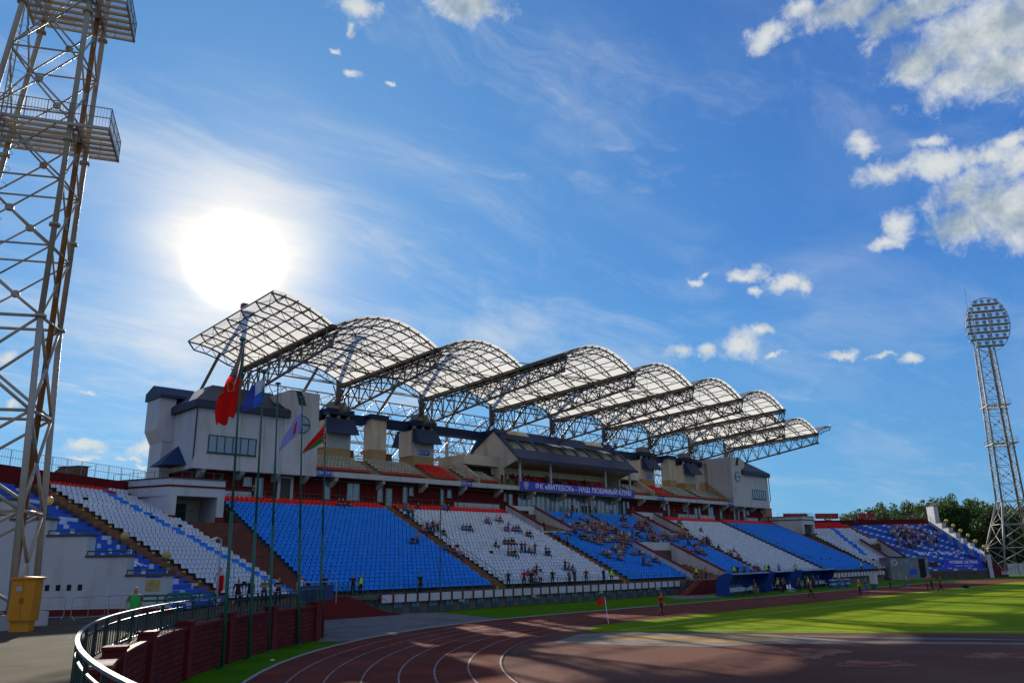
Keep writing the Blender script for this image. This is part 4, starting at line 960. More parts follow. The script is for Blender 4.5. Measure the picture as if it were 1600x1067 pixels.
for k, x in enumerate(XV):
    yf = YC if 2 <= k <= 6 else YS
    b = MB(); b.beam((x, yf - .4, zv(yf) - .14), (x, YB + .8, zv(YB) - .14), .66, .42); g_ = b.build('gutter_beam', m_steelD, roof)
    b = MB(); n = 8 if yf > 65 else 11; A, B_, C_ = [], [], []
    for i in range(n + 1):
        y = yf + (YB - yf) * i / n; z = zv(y) - .42; A.append(Vector((x - .75, y, z))); B_.append(Vector((x + .75, y, z)))
    for i in range(n):
        y = yf + (YB - yf) * (i + .5) / n; C_.append(Vector((x, y, zv(y) - .42 - depth(y, yf))))
    C_ = [Vector((x, yf + .1, zv(yf) - .4 - depth(yf, yf)))] + C_ + [Vector((x, YB + .6, zv(YB) - 3.6))]
    b.path(A, .11, 5); b.path(B_, .11, 5); b.path(C_, .17, 6)
    for i in range(n + 1):
        for Q in (A, B_): b.tube(C_[i], Q[i], .08, 4, cap=False); b.tube(C_[i + 1], Q[i], .08, 4, cap=False)
        b.tube(A[i], B_[i], .05, 4)
    for i in (0, n // 2, n): b.obox(C_[i], (0, .35, 0), (.09, 0, 0), (0, 0, .22))
    b.build('valley_truss', m_steelG, roof)
    # bearing, curved knee, mast, raking leg and stays
    b = MB(); b.tube((x, 87.6, 24.9), (x, 87.6, zv(87.6) - .2), .16, 8)
    kn = [Vector((x - .15, 90.2, 22.4)), Vector((x - .1, 89.2, 23.4)), Vector((x - .05, 88.3, 24.5)), Vector((x, 87.6, 25.6)), Vector((x, 87.0, 26.4))]
    b.path(kn, .2, 8)
    for dy, dz in ((86.2, 26.6), (85.2, 26.2), (86.6, 24.0)): b.tube((x, 87.8, 24.6), (x, dy, dz), .09, 5)
    for s in (-1, 1): b.tube((x, 87.7, 24.7), (x + s * 1.6, 86.6, 26.7), .08, 5)
    b.build('bearing_struts', m_steelG, roof)
    b = MB(); b.tube((x, 88, 24.9), (x, 88, 35.4), .26, 10); b.obox((x, 88, 35.1), (.35, 0, 0), (0, .35, 0), (0, 0, .3)); b.prism([(x - .06, 88.2, 35.3), (x - .06, 89.6, 33.2), (x - .06, 88.2, 33.4)], (.12, 0, 0)); b.prism([(x - .06, 87.8, 35.3), (x - .06, 86.3, 34.9), (x - .06, 86.3, 34.6), (x - .06, 87.8, 34.2)], (.12, 0, 0))
    b.tube((x, 88.1, 34.8), (x, YE, 26.4), .20, 8)
    b.build('mast', m_steelG, roof)
    b = MB()
    for ty in ((76.5, 66) if yf < 65 else (78, 69.5)): b.tube((x, 87.9, 35.0), (x, ty, zv(ty) + .1), .06, 5)
    b.build('stay_cable', m_steelG, roof)
# anchor frames and the lattice behind the building
YE = 98.6
for k, x in enumerate(XV):
    b = MB(); n = 6; T, U_ = [], []
    for i in range(n + 1):
        y = 88.2 + (YE - 88.2) * i / n; T.append(Vector((x, y, 25.8 - 3.6 * i / n))); U_.append(Vector((x, y, 23.6 - 6.4 * (i / n) ** 1.1)))
    b.path(T, .11, 6); b.path(U_, .10, 6)
    for i in range(n): b.tube(T[i], U_[i + 1], .05, 4, cap=False); b.tube(T[i + 1], U_[i], .05, 4, cap=False)
    b.tube((x, YE, 26.4), (x, YE, 0), .3, 8)
    b.build('anchor_frame', m_steelW, roof)
def lattice(y, z, d, n, dy=0.0):
    b = MB(); xs_ = [41 + 110.0 * i / n for i in range(n + 1)]
    b.tube((41, y, z), (151, y, z), .095, 5); b.tube((41, y + dy, z - d), (151, y + dy, z - d), .095, 5)
    for i in range(n):
        m_ = (xs_[i] + xs_[i + 1]) / 2
        b.tube((xs_[i], y, z), (m_, y + dy, z - d), .05, 4, cap=False); b.tube((m_, y + dy, z - d), (xs_[i + 1], y, z), .05, 4, cap=False)
    b.build('back_lattice', m_steelW, roof)
lattice(89.4, 26.2, 1.5, 48, .4); lattice(91.0, 25.0, 1.5, 32, .5); lattice(93.0, 24.2, 1.6, 48, .6); lattice(95.0, 22.9, 1.8, 40, .5); lattice(97.0, 21.6, 2.0, 32, .4); lattice(98.6, 19.4, 1.8, 24, 0)
b = MB()
for k in range(16):
    x = 41 + 6.875 * k; b.tube((x, 89.4, 26.1), (x + 6.88, 95, 22.9), .05, 4); b.tube((x + 6.88, 89.4, 26.1), (x, 95, 22.9), .05, 4); b.tube((x, 95, 22.8), (x + 6.88, 98.6, 17.8), .05, 4); b.tube((x + 6.88, 95, 22.8), (x, 98.6, 17.8), .05, 4)
    b.obox((x + 3.4, 96.8, 20.2), (.55, 0, .25), (0, .06, 0), (-.12, 0, .3))
b.build('back_bracing', m_steelW, roof)

# ------------------------------------------------------------------ retaining wall of the promenade with its railing
wt = thing('retaining_wall', 'curved dark maroon retaining wall of rough blocks with square piers below the promenade railing', 'wall')
pa, pb_ = arc(CC, 45.6, 120.2, 232, 90), arc(CC, 45.95, 120.2, 232, 90)
b = MB(); n_ = len(pa)
b.add([(x, y, 0) for x, y in pa] + [(x, y, 1.86) for x, y in pa] + [(x, y, 1.86) for x, y in pb_] + [(x, y, 0) for x, y in pb_], [(i + k * n_, i + 1 + k * n_, i + 1 + (k + 1) * n_, i + (k + 1) * n_) for i in range(n_ - 1) for k in range(3)] + [(0, n_, 2 * n_, 3 * n_)])
m_wallb = bpy.data.materials.new('maroon_block_wall'); m_wallb.use_nodes = True
_t = m_wallb.node_tree; _n = _t.nodes; _l = _t.links; _p = _n['Principled BSDF']; _p.inputs['Roughness'].default_value = 0.8; _p.inputs['Specular IOR Level'].default_value = 0.1
_g = _n.new('ShaderNodeTexCoord'); _sx = _n.new('ShaderNodeSeparateXYZ'); _l.new(_g.outputs['Object'], _sx.inputs[0])
_at = _n.new('ShaderNodeMath'); _at.operation = 'ARCTAN2'
_a1 = _n.new('ShaderNodeMath'); _a1.operation = 'SUBTRACT'; _l.new(_sx.outputs[1], _a1.inputs[0]); _a1.inputs[1].default_value = CC.y
_a2 = _n.new('ShaderNodeMath'); _a2.operation = 'SUBTRACT'; _a2.inputs[0].default_value = CC.x; _l.new(_sx.outputs[0], _a2.inputs[1]); _l.new(_a1.outputs[0], _at.inputs[0]); _l.new(_a2.outputs[0], _at.inputs[1])
_m2 = _n.new('ShaderNodeMath'); _m2.operation = 'MULTIPLY'; _m2.inputs[1].default_value = 45.6; _l.new(_at.outputs[0], _m2.inputs[0])
_cx = _n.new('ShaderNodeCombineXYZ'); _l.new(_m2.outputs[0], _cx.inputs[0]); _l.new(_sx.outputs[2], _cx.inputs[1])
_bk = _n.new('ShaderNodeTexBrick'); _l.new(_cx.outputs[0], _bk.inputs['Vector']); _bk.inputs['Scale'].default_value = 1.0; _bk.inputs['Brick Width'].default_value = 0.62; _bk.inputs['Row Height'].default_value = 0.21; _bk.inputs['Mortar Size'].default_value = 0.018
_bk.inputs['Color1'].default_value = (0.105, 0.015, 0.016, 1); _bk.inputs['Color2'].default_value = (0.145, 0.024, 0.022, 1); _bk.inputs['Mortar'].default_value = (0.04, 0.010, 0.010, 1)
_l.new(_bk.outputs['Color'], _p.inputs['Base Color']); _bp = _n.new('ShaderNodeBump'); _bp.inputs['Strength'].default_value = 0.8; _bp.inputs['Distance'].default_value = 0.03
_nz = _n.new('ShaderNodeTexNoise'); _nz.inputs['Scale'].default_value = 9; _l.new(_g.outputs['Object'], _nz.inputs['Vector']); _ad = _n.new('ShaderNodeMath'); _ad.operation = 'MULTIPLY_ADD'; _ad.inputs[1].default_value = .5; _l.new(_nz.outputs['Fac'], _ad.inputs[0])
_iv = _n.new('ShaderNodeMath'); _iv.operation = 'SUBTRACT'; _iv.inputs[0].default_value = 1; _l.new(_bk.outputs['Fac'], _iv.inputs[1]); _l.new(_iv.outputs[0], _ad.inputs[2]); _l.new(_ad.outputs[0], _bp.inputs['Height']); _l.new(_bp.outputs[0], _p.inputs['Normal'])
b.build('wall', m_wallb, wt)
b = MB(); pa, pb_ = arc(CC, 45.52, 120.1, 232, 90), arc(CC, 46.02, 120.1, 232, 90)
b.add([(x, y, 1.862) for x, y in pa] + [(x, y, 1.97) for x, y in pa] + [(x, y, 1.97) for x, y in pb_] + [(x, y, 1.862) for x, y in pb_], [(i + k * n_, i + 1 + k * n_, i + 1 + ((k + 1) % 4) * n_, i + ((k + 1) % 4) * n_) for i in range(n_ - 1) for k in range(4)] + [(0, n_, 2 * n_, 3 * n_)])
b.build('coping', m_maroon, wt)
th = 120.7
while th < 231:
    c = Vector((CC.x + 45.7 * math.cos(R_(th)), CC.y + 45.7 * math.sin(R_(th)))); u = Vector((math.cos(R_(th)), math.sin(R_(th)), 0)); w = Vector((-u.y, u.x, 0))
    b = MB(); b.obox((c.x, c.y, 1.07), u * .26, w * .27, (0, 0, 1.06)); b.obox((c.x, c.y, 2.17), u * .31, w * .32, (0, 0, .045))
    b.build('pier', m_maroon, wt); th += 6.75
rt = thing('promenade_railing', 'curved dark green promenade railing with flat worn handrail on top of the maroon wall', 'railing')
RA = arc(CC, 46.14, 118.6, 232, 230)
hb, mb_, bb2, pb2 = MB(), MB(), MB(), MB()
hb_pts = arc(CC, 46.25, 118.6, 232, 120)
def strip(b, r0, r1, z0, z1, n=120, a0=118.6, a1=232):
    pa, pb_ = arc(CC, r0, a0, a1, n), arc(CC, r1, a0, a1, n); n_ = len(pa)
    b.add([(x, y, z0) for x, y in pa] + [(x, y, z1) for x, y in pa] + [(x, y, z1) for x, y in pb_] + [(x, y, z0) for x, y in pb_], [(i + k * n_, i + 1 + k * n_, i + 1 + ((k + 1) % 4) * n_, i + ((k + 1) % 4) * n_) for i in range(n_ - 1) for k in range(4)] + [(0, n_, 2 * n_, 3 * n_)])
strip(hb, 46.10, 46.18, 2.88, 2.93); strip(mb_, 46.12, 46.16, 2.66, 2.70); strip(mb_, 46.12, 46.16, 2.02, 2.06)
k = 0
for i, (x, y) in enumerate(RA):
    th = R_(118.6 + (232 - 118.6) * i / 230); u = Vector((math.cos(th), math.sin(th), 0)); w = Vector((-u.y, u.x, 0))
    if i % 5 == 0: pb2.obox((x, y, 2.34), u * .035, w * .045, (0, 0, .54))
    else: bb2.obox((x, y, 2.36), u * .012, w * .028, (0, 0, .31))
hb.build('handrail', m_rail, rt); mb_.build('rails', m_dgreen, rt); build_each(pb2, 'post', m_dgreen, rt, most=48); build_each(bb2, 'baluster', m_dgreen, rt)
# end of the promenade beside the main stand
t = thing('ramp_wall', 'low maroon wall sloping down with green railing where the promenade meets the main stand', 'wall')
b = MB(); b.prism([(33.5, 59.0, 0), (44.4, 59.0, 0), (42.4, 59.0, .35), (38.6, 59.0, 1.75), (33.5, 59.0, 1.75)], (0, .3, 0)); b.build('wall', m_maroon, t)
b = MB(); b.prism([(27.3, 44.7, 0), (27.5, 44.6, 0), (34.0, 59.0, 0), (33.8, 59.1, 0)], (0, 0, 1.84)); b.build('side_wall', m_maroon, t)
b = MB()
P = [Vector((38.6, 59.2, 1.75)), Vector((42.6, 59.2, .3)), Vector((44.4, 59.2, 0))]
for i in range(9): c = P[0].lerp(P[1], i / 8); b.tube(c, c + Vector((0, 0, 1)), .025, 4)
b.tube(P[0] + Vector((0, 0, 1)), P[1] + Vector((0, 0, 1)), .03, 4); b.tube(P[0] + Vector((0, 0, .5)), P[1] + Vector((0, 0, .5)), .02, 4); b.build('stair_railing', m_green, t)
railing([(27.4, 44.9, 1.8), (33.7, 58.9, 1.8), (38.6, 59.2, 1.78)], .95, 1.0, bars=.25, name='wall_railing', parent=t)
# steps and ramp by the dugouts
t = thing('field_stairs', 'maroon stair block with green railings below the central seats', 'stairs')
b = MB(); b.box(90, 58.0, 0, 102, 59.6, 1.7); b.prism([(88.4, 57.2, 0), (90.0, 57.2, 0), (90.0, 57.2, 1.7), (86.0, 57.2, 0)], (0, 1.2, 0)); b.build('wall', m_maroon, t)
railing([(86.2, 57.3, .2), (90.2, 57.6, 1.7), (102, 58.1, 1.7)], .95, 1.2, name='stair_railing', parent=t)

# ------------------------------------------------------------------ floodlight towers
M_TN = m_tower; M_TF = mat('far_tower_steel', (0.30, 0.28, 0.24), .5, .15, .6)
def tower(name, feet, sh, base_z, lv, top, label, near, face, sht=None, hoff=(0, 0)):
    t = thing('floodlight_tower', label, 'floodlight tower'); m_tower = M_TN if near else M_TF
    b, g, d2 = MB(), MB(), MB()
    knee = lv[0]
    feet = [Vector((*f, base_z + .5)) for f in feet]; K = [Vector((*s, knee)) for s in sh]; T = [Vector((*s, top)) for s in (sht or sh)]
    at_ = lambda i, z: K[i].lerp(T[i], (z - knee) / (top - knee))
    rl = .145 if near else .19
    for i in range(4):
        b.tube(feet[i], K[i], rl, 10); b.tube(K[i], T[i], rl * .92, 10)
        g.obox(feet[i] - Vector((0, 0, .2)), (.5, 0, 0), (0, .5, 0), (0, 0, .32))
        for z in lv + [(lv[0] + lv[1]) / 2]:
            c = at_(i, z); b.tube(c - Vector((0, 0, .07)), c + Vector((0, 0, .07)), rl * 1.75, 12)
    # base bracing
    def face_br(P0, P1, Q0, Q1, r, hub=True):
        m_ = (P0 + P1 + Q0 + Q1) / 4
        for q in (P0, P1, Q0, Q1): d2.tube(q, m_, r, 6)
        if hub:
            n = (P1 - P0).cross(Vector((0, 0, 1))).normalized(); d2.tube(m_ - n * .04, m_ + n * .04, r * 4.2, 8)
    for i in range(4):
        j = (i + 1) % 4; nb_ = 3
        for k in range(nb_):
            a, c = k / nb_, (k + 1) / nb_
            face_br(feet[i].lerp(K[i], a), feet[j].lerp(K[j], a), feet[i].lerp(K[i], c), feet[j].lerp(K[j], c), .075, False)
            d2.tube(feet[i].lerp(K[i], c), feet[j].lerp(K[j], c), .08, 6)
        z = knee; n = int(round((top - knee) / 3.6)); hz = (top - knee) / n
        for k in range(n):
            z0, z1 = knee + k * hz, knee + (k + 1) * hz
            A, B_, C_, D_ = at_(i, z0), at_(j, z0), at_(i, z1), at_(j, z1)
            face_br(A, B_, C_, D_, .05); d2.tube(A, B_, .055, 6)
    b.build('legs', m_tower, t, True); build_each(g, 'foundation', m_white, t); d2.build('bracing', m_tower, t, True)
    cen = sum(K, Vector()) / 4
    # rising main and ladder
    p = MB(); c0 = K[0].lerp(K[1], .62) + (cen - K[0]).normalized() * (.05 if near else .6); p.tube((c0.x, c0.y, base_z), (c0.x, c0.y, top), .14, 10); p.build('rusty_riser', m_rust, t, True)
    l = MB(); u = (K[1] - K[0]).normalized() * .22; c1 = cen.lerp(K[3], .45)
    for s in (-1, 1): l.tube((c1.x + u.x * s, c1.y + u.y * s, base_z), (c1.x + u.x * s, c1.y + u.y * s, top), .035, 5)
    z = base_z
    while z < top: l.tube((c1.x - u.x, c1.y - u.y, z), (c1.x + u.x, c1.y + u.y, z), .018, 4, cap=False); z += .42
    if near:
        z = base_z + 3; nrm = Vector((u.y, -u.x)).normalized() * .35
        while z < top:
            pts = [(c1.x + u.x * math.cos(a) * 1.8 + nrm.x * (1 + 1.1 * math.sin(a)), c1.y + u.y * math.cos(a) * 1.8 + nrm.y * (1 + 1.1 * math.sin(a)), z) for a in [math.pi * (-.3 + 1.6 * q / 7) for q in range(8)]]
            l.path(pts, .013, 3); z += .9
    l.build('ladder', m_tower, t)
    # platforms
    fx = Vector(face).normalized(); side = Vector((-fx.y, fx.x)); fx3, sd3 = Vector((*fx, 0)), Vector((*side, 0))
    hw0 = max(abs((Vector((k_.x, k_.y)) - Vector((cen.x, cen.y))).dot(side)) for k_ in K); hf = max(abs((Vector((k_.x, k_.y)) - Vector((cen.x, cen.y))).dot(fx)) for k_ in K)
    for z in lv[1:]:
        LZ = [at_(i, z) for i in range(4)]; cen = sum(LZ, Vector()) / 4; hw = max(abs((k_ - cen).dot(sd3)) for k_ in LZ); hf = max(abs((k_ - cen).dot(fx3)) for k_ in LZ)
        pb_, rb = MB(), MB(); z += .7
        a0, a1, s0, s1 = -hf - .15, hf + 1.5, -hw - .35, hw + .35
        def W_(a, s, zz): return cen * 0 + Vector((cen.x, cen.y, 0)) + fx3 * a + sd3 * s + Vector((0, 0, zz))
        for a in (a0, a1, hf): pb_.beam(W_(a, s0, z), W_(a, s1, z), .10, .18)
        nn_ = 6
        for i in range(nn_ + 1): s = s0 + (s1 - s0) * i / nn_; pb_.beam(W_(a0, s, z + .02), W_(a1, s, z + .02), .08, .14)
        q = 0.0
        while q < (s1 - s0): pb_.beam(W_(a0, s0 + q, z + .11), W_(a1, s0 + q, z + .11), .018, .03); q += .11 if near else .3
        loop = [W_(a0, s0, z + .1), W_(a0, s1, z + .1), W_(a1, s1, z + .1), W_(a1, s0, z + .1), W_(a0, s0, z + .1)]
        for P, Q in zip(loop, loop[1:]):
            n = max(2, int((Q - P).length / .9))
            for h_ in (.55, 1.1): rb.tube(P + Vector((0, 0, h_)), Q + Vector((0, 0, h_)), .025, 4)
            for i in range(n + 1): c = P.lerp(Q, i / n); rb.tube(c, c + Vector((0, 0, 1.1)), .025, 4)
            if near:
                n = int((Q - P).length / .14)
                for i in range(n): c = P.lerp(Q, (i + .5) / n); rb.tube(c, c + Vector((0, 0, 1.1)), .009, 3, cap=False)
        po = pb_.build('platform', m_tower, t); rb.build('guard_rail', m_mesh if near else m_tower, po)
    # head frame with lamps
    b, lm = MB(), []
    cen = sum(T, Vector()) / 4; hc = Vector((cen.x + hoff[0], cen.y + hoff[1], top + 5.4)); A_, B2 = 4.3, 5.9; lean = fx3 * .18 + Vector((0, 0, .984)); sdv = sd3
    n = 28; P1 = [hc + sdv * A_ * math.cos(2 * math.pi * i / n) + lean * B2 * math.sin(2 * math.pi * i / n) for i in range(n + 1)]
    P2 = [p_ - fx3 * .5 for p_ in P1]; b.path(P1, .06, 5); b.path(P2, .05, 4)
    for i in range(0, n, 2): b.tube(P1[i], P2[i], .03, 4)
    for r_ in range(7):
        h_ = -4.4 + r_ * 1.5; w_ = A_ * math.sqrt(max(0, 1 - (h_ / B2) ** 2)) * .97; c = hc + lean * h_
        b.beam(c - sdv * w_, c + sdv * w_, .12, .12)
        if True: b.obox(c - fx3 * .5 - Vector((0, 0, .1)), sdv * w_, fx3 * .7, (0, 0, .10)); b.tube(c - sdv * w_ - fx3 * 1.1 + Vector((0, 0, 1)), c + sdv * w_ - fx3 * 1.1 + Vector((0, 0, 1)), .03, 4)
        m_ = int(w_ * 2 / 1.25)
        for i in range(m_): lm.append(c + sdv * (-w_ + (i + .5) * 2 * w_ / m_) + Vector((0, 0, .45)) + fx3 * .15)
    for i in range(4): b.tube(T[i], T[i] + Vector((0, 0, 8.5)), .11, 6)
    b.tube(hc + lean * 4 - sdv * 3.5, hc + lean * 8.2 - sdv * 3.6, .035, 4)
    b.build('head_frame', m_tower, t)
    if not near:
        for c in lm:
            l = MB(); l.tube(c - fx3 * .28, c + fx3 * .16, .2, 8, 0, .42); l.tube(c + fx3 * .161, c + fx3 * .18, .40, 8, 1); l.tube(c - Vector((0, 0, .45)), c, .04, 4)
            l.build('floodlamp', [m_black, m_glass], t)
    return t
tower('n', [(9.6, 40.9), (11.05, 43.0), (3.6, 47.2), (2.2, 45.0)], [(9.05, 41.02), (10.45, 43.1), (6.4, 45.4), (5.0, 43.3)], PZ, [15.9, 25.3, 33.0], 48.5, 'near floodlight tower of pale steel tubes with mesh platforms at the left edge', True, (0.90, -0.43), sht=[(9.1, 41.0), (10.5, 43.08), (9.0, 43.9), (7.6, 41.85)])
mr = lambda p, cx=193.2, dy=2.0: (cx - p[0], p[1] + dy)
tower('f', [(179.4, 46.2), (187.4, 39.0), (194.4, 45.2), (187, 52.5)], [(182.9, 45.4), (185.3, 42.0), (188.8, 43.9), (186.3, 47.3)], 0.5, [14.6, 25.3, 33.2], 46.5, 'far floodlight tower with oval lamp head standing before the trees', False, (-0.86, -0.5), sht=[(183.6, 44.8), (185.5, 42.3), (188.0, 43.6), (186.1, 46.1)], hoff=(1.2, -1.2))

# ------------------------------------------------------------------ flagpoles and flags
def cloth(fn, nu, nv, th=0.012):
    b = MB(); P = [Vector(fn(i / nu, j / nv)) for j in range(nv + 1) for i in range(nu + 1)]; Q = []
    w = nu + 1; F = [(j * w + i, j * w + i + 1, (j + 1) * w + i + 1, (j + 1) * w + i) for j in range(nv) for i in range(nu)]; n = len(P)
    return b, P, F
POLES = [((16.76, 35.34), (16.56, 35.43), 14.9), ((19.15, 37.67), (18.95, 37.77), 14.1), ((21.5, 40.15), (21.15, 40.33), 14.2), ((24.24, 41.95), (23.8, 42.21), 14.05), ((26.9, 44.1), (26.7, 44.2), 13.7)]
PL = ['green flagpole nearest the camera flying the large red flag', 'second green flagpole flying the white and blue flag', 'bare green flagpole with no flag, third in the row', 'fourth green flagpole with the limp pale violet flag', 'green flagpole at the end of the maroon wall with the red and green flag']
for ((bx_, by_), (tx_, ty_), h), lab in zip(POLES, PL):
    t = thing('flagpole', lab, 'flagpole', (bx_, by_, 0), group='flagpoles along the maroon wall'); dx, dy = tx_ - bx_, ty_ - by_
    b = MB(); b.tube((0, 0, 0), (dx * .45, dy * .45, h * .45), .088, 10, 0, .075); b.tube((dx * .45, dy * .45, h * .45), (dx, dy, h), .062, 10, 0, .04); b.build('pole', m_green, t, True)
    b = MB(); b.tube((dx, dy, h), (dx, dy, h + .10), .15, 10); b.build('cap', m_green, t)
    b = MB(); b.tube((0, 0, 0), (0, 0, .06), .22, 8); b.tube((-.14, -.05, 2.3), (.14, .05, 2.3), .03, 6); b.build('base_fittings', m_green, t)
    b = MB(); b.tube((dx + .13, dy - .08, h), (.2, -.12, 1.5), .008, 3); b.build('halyard', m_frame, t)
m_fred = mat('flag_red', (0.92, 0.016, 0.010), 0.8, 0.06, trans=0.7); m_fdark = mat('flag_dark_grey', (0.06, 0.055, 0.06), 0.8, trans=0.3); m_fwhite = mat('flag_white', (0.62, 0.62, 0.68), 0.8, trans=0.5)
m_fblue = mat('flag_blue', (0.04, 0.15, 0.55), 0.8, trans=0.5); m_fgreen = mat('flag_green', (0.03, 0.22, 0.05), 0.8, trans=0.5); m_fviol = mat('flag_violet', (0.36, 0.34, 0.62), 0.8, trans=0.5); m_fgold = mat('flag_gold', (0.45, 0.33, 0.08), 0.8, trans=0.4)
right = Vector((RM[0][0], RM[1][0], 0)).normalized()   # a horizontal direction across the view: the wind blows that way
def flag(name, label, top, pts, nu, nv, colf, mats, wave=.12, ph=0.0):
    # pts: hoist top, hoist bottom, fly bottom, fly top as (right offset, z offset) from the top of the hoist
    dep = Vector((-right.y, right.x, 0))
    def fn(u, v):
        a = Vector(pts[0]).lerp(Vector(pts[3]), u); c = Vector(pts[1]).lerp(Vector(pts[2]), u); p = a.lerp(c, v)
        d = wave * (u * .9 + .1) * math.sin(ph + u * 7 + v * 4) + wave * .5 * math.sin(ph * 2 + v * 9 + u * 3)
        return right * p.x + dep * d + Vector((0, 0, p.y))
    b, P, F = cloth(fn, nu, nv); b.add(P, F)
    nf = nu * nv
    b.m = [colf((k % nu + .5) / nu, (k // nu + .5) / nv) for k in range(nf)]
    o = b.build(name, mats, None, True); o.location = top; tag(o, label, 'flag', 'flags'); return o
f1 = flag('large_flag', 'large red and dark flag hanging limp from the first flagpole', (16.55, 35.4, 14.5), [(-.05, 0), (-.15, -2.9), (-1.0, -5.9), (-1.45, -3.0)], 16, 24,
     lambda u, v: 1 if (v < .34 and not (.3 < u < .5)) else (2 if (.3 < u < .5 and v < .40) else 0), [m_fred, m_fdark, m_fwhite, m_fgold], .22, .4)
# reshape: narrow pinched top, wide red lower part
me = f1.data; nv_ = 25; nu_ = 17
def prof1(v):   # left and right edge (right offset), z
    tbl = [(0, .02, .14, .30), (.15, -.25, .16, -.8), (.3, -.62, .17, -1.7), (.45, -1.05, .12, -2.4), (.6, -1.38, -.02, -3.0), (.75, -1.50, -.10, -3.6), (.9, -1.42, -.17, -4.15), (1, -1.30, -.22, -4.35)]
    for a, c in zip(tbl, tbl[1:]):
        if a[0] <= v <= c[0]:
            f = (v - a[0]) / (c[0] - a[0]); return [a[k] + (c[k] - a[k]) * f for k in (1, 2, 3)]
    return tbl[-1][1:]
dep = Vector((-right.y, right.x, 0))
for s_ in (0,):
    for j in range(nv_):
        for i in range(nu_):
            u, v = i / (nu_ - 1), j / (nv_ - 1); l_, r_, z_ = prof1(v); x_ = (r_ + (l_ - r_) * u) * .74; z_ *= .80; zz = z_ - (.35 * u * v if v > .4 else 0) + .12 * math.sin(u * 9) * v
            p = right * x_ + dep * (.20 * math.sin(u * 11 + v * 3) * (.4 + .6 * v) + s_ * -.012) + Vector((0, 0, zz)); me.vertices[s_ * nv_ * nu_ + j * nu_ + i].co = p
b = MB(); b.path([right * -.25 + dep * -.3 + Vector((0, 0, -2.2)), right * -.62 + dep * -.3 + Vector((0, 0, -2.1)), right * -.55 + dep * -.3 + Vector((0, 0, -2.75)), right * -.2 + dep * -.3 + Vector((0, 0, -2.7)), right * -.25 + dep * -.3 + Vector((0, 0, -2.2))], .03, 4)
b.path([right * -1.3 + dep * -.3 + Vector((0, 0, -3.0)), right * -.95 + dep * -.3 + Vector((0, 0, -2.9)), right * -.8 + dep * -.3 + Vector((0, 0, -2.75))], .03, 4); q = b.build('gold_emblem_lines', m_fgold, f1); q.scale = (.76, .9, .8)
flag('flag', 'white and light blue flag on the second flagpole', (18.96, 37.75, 13.95), [(.12, 0), (.05, -1.55), (-1.0, -2.0), (-.85, -.9)], 14, 14, lambda u, v: 2 if u > .52 else (1 if v > .5 else 0), [m_fwhite, m_fblue, mat('flag_navy', (0.05, 0.08, 0.36), .8, trans=.4)], .12, 1.2)
flag('flag', 'narrow pale violet flag drooping from the fourth flagpole', (23.84, 42.15, 13.3), [(0, 0), (0, -1.15), (-1.35, -2.6), (-.95, -1.35)], 14, 10, lambda u, v: 1 if (.30 < u < .45 and .2 < v < .8) else 0, [m_fviol, m_fred], .10, 2.2)
f4 = flag('flag', 'red and green flag with white ornament strip on the last flagpole', (26.72, 44.15, 13.2), [(0, 0), (0, -1.25), (-1.6, -2.15), (-1.55, -2.0)], 20, 15, lambda u, v: 2 if u < .12 else (1 if v > .62 else 0), [m_fred, m_fgreen, m_fwhite], .08, 0.5)
b = MB(); dep = Vector((-right.y, right.x, 0))
for k in range(7): b.obox(right * -.1 + dep * -.1 + Vector((0, 0, -.25 - k * .19)), right * .05, dep * .004, (0, 0, .06))
b.build('ornament', m_fred, f4)

# ------------------------------------------------------------------ things on the promenade
cab = thing('electrical_cabinet', 'tall yellow steel electrical cabinet at the foot of the near floodlight tower', 'cabinet', (9.72, 39.3, PZ), R_(-38))
cab.scale = (.76, .86, .93)
b = MB(); b.box(-.62, -.4, .45, .62, .4, 2.25, 0); b.build('body', m_yellow, cab)
b = MB(); b.box(-.5, -.3, 0, .5, .3, .449); b.build('base', m_yellow, cab)
b = MB(); b.prism([(-.72, -.5, 2.251), (.72, -.5, 2.251), (.72, -.5, 2.33), (0, -.5, 2.37), (-.72, -.5, 2.33)], (0, 1, 0)); b.build('lid', m_yellow, cab)
b = MB(); b.box(-.35, -.43, 1.75, -.05, -.427, 1.95); b.build('warning_plate', m_fwhite if 'm_fwhite' in globals() else m_text, cab)
for x in (-.6, .012): 
    b = MB(); b.box(x, -.425, .5, x + .588, -.402, 2.2); d_ = b.build('door', m_yellow, cab); h = MB(); xx = x + (.52 if x < 0 else .05); h.box(xx, -.455, 1.2, xx + .03, -.427, 1.45); h.build('handle', m_frame, d_)
def barrier(x, y, rz, L_, label):
    t = thing('crowd_barrier', label, 'barrier', (x, y, PZ), rz, 'grey crowd barriers before the stepped wall'); b = MB()
    b.path([(-L_ / 2, 0, .12), (-L_ / 2, 0, 1.02), (-L_ / 2 + .12, 0, 1.1), (L_ / 2 - .12, 0, 1.1), (L_ / 2, 0, 1.02), (L_ / 2, 0, .12), (-L_ / 2, 0, .12)], .02, 6); b.build('frame', m_galv, t)
    b = MB(); n = 3
    for i in range(1, n): b.tube((-L_ / 2 + L_ * i / n, 0, .12), (-L_ / 2 + L_ * i / n, 0, 1.1), .012, 4)
    b.tube((-L_ / 2, 0, .62), (L_ / 2, 0, .62), .010, 4); b.build('infill_bars', m_galv, t)
    for s in (-1, 1):
        b = MB(); b.path([(s * L_ / 2 * .96, -.3, 0), (s * L_ / 2 * .96, -.05, .2), (s * L_ / 2 * .96, .05, .2), (s * L_ / 2 * .96, .3, 0)], .018, 5); b.build('foot', m_galv, t)
barrier(14.6, 45.6, R_(12), 2.6, 'grey steel crowd barrier standing nearest the yellow cabinet')
barrier(16.6, 46.2, R_(-30), 2.4, 'grey steel crowd barrier beside the green tube railings')
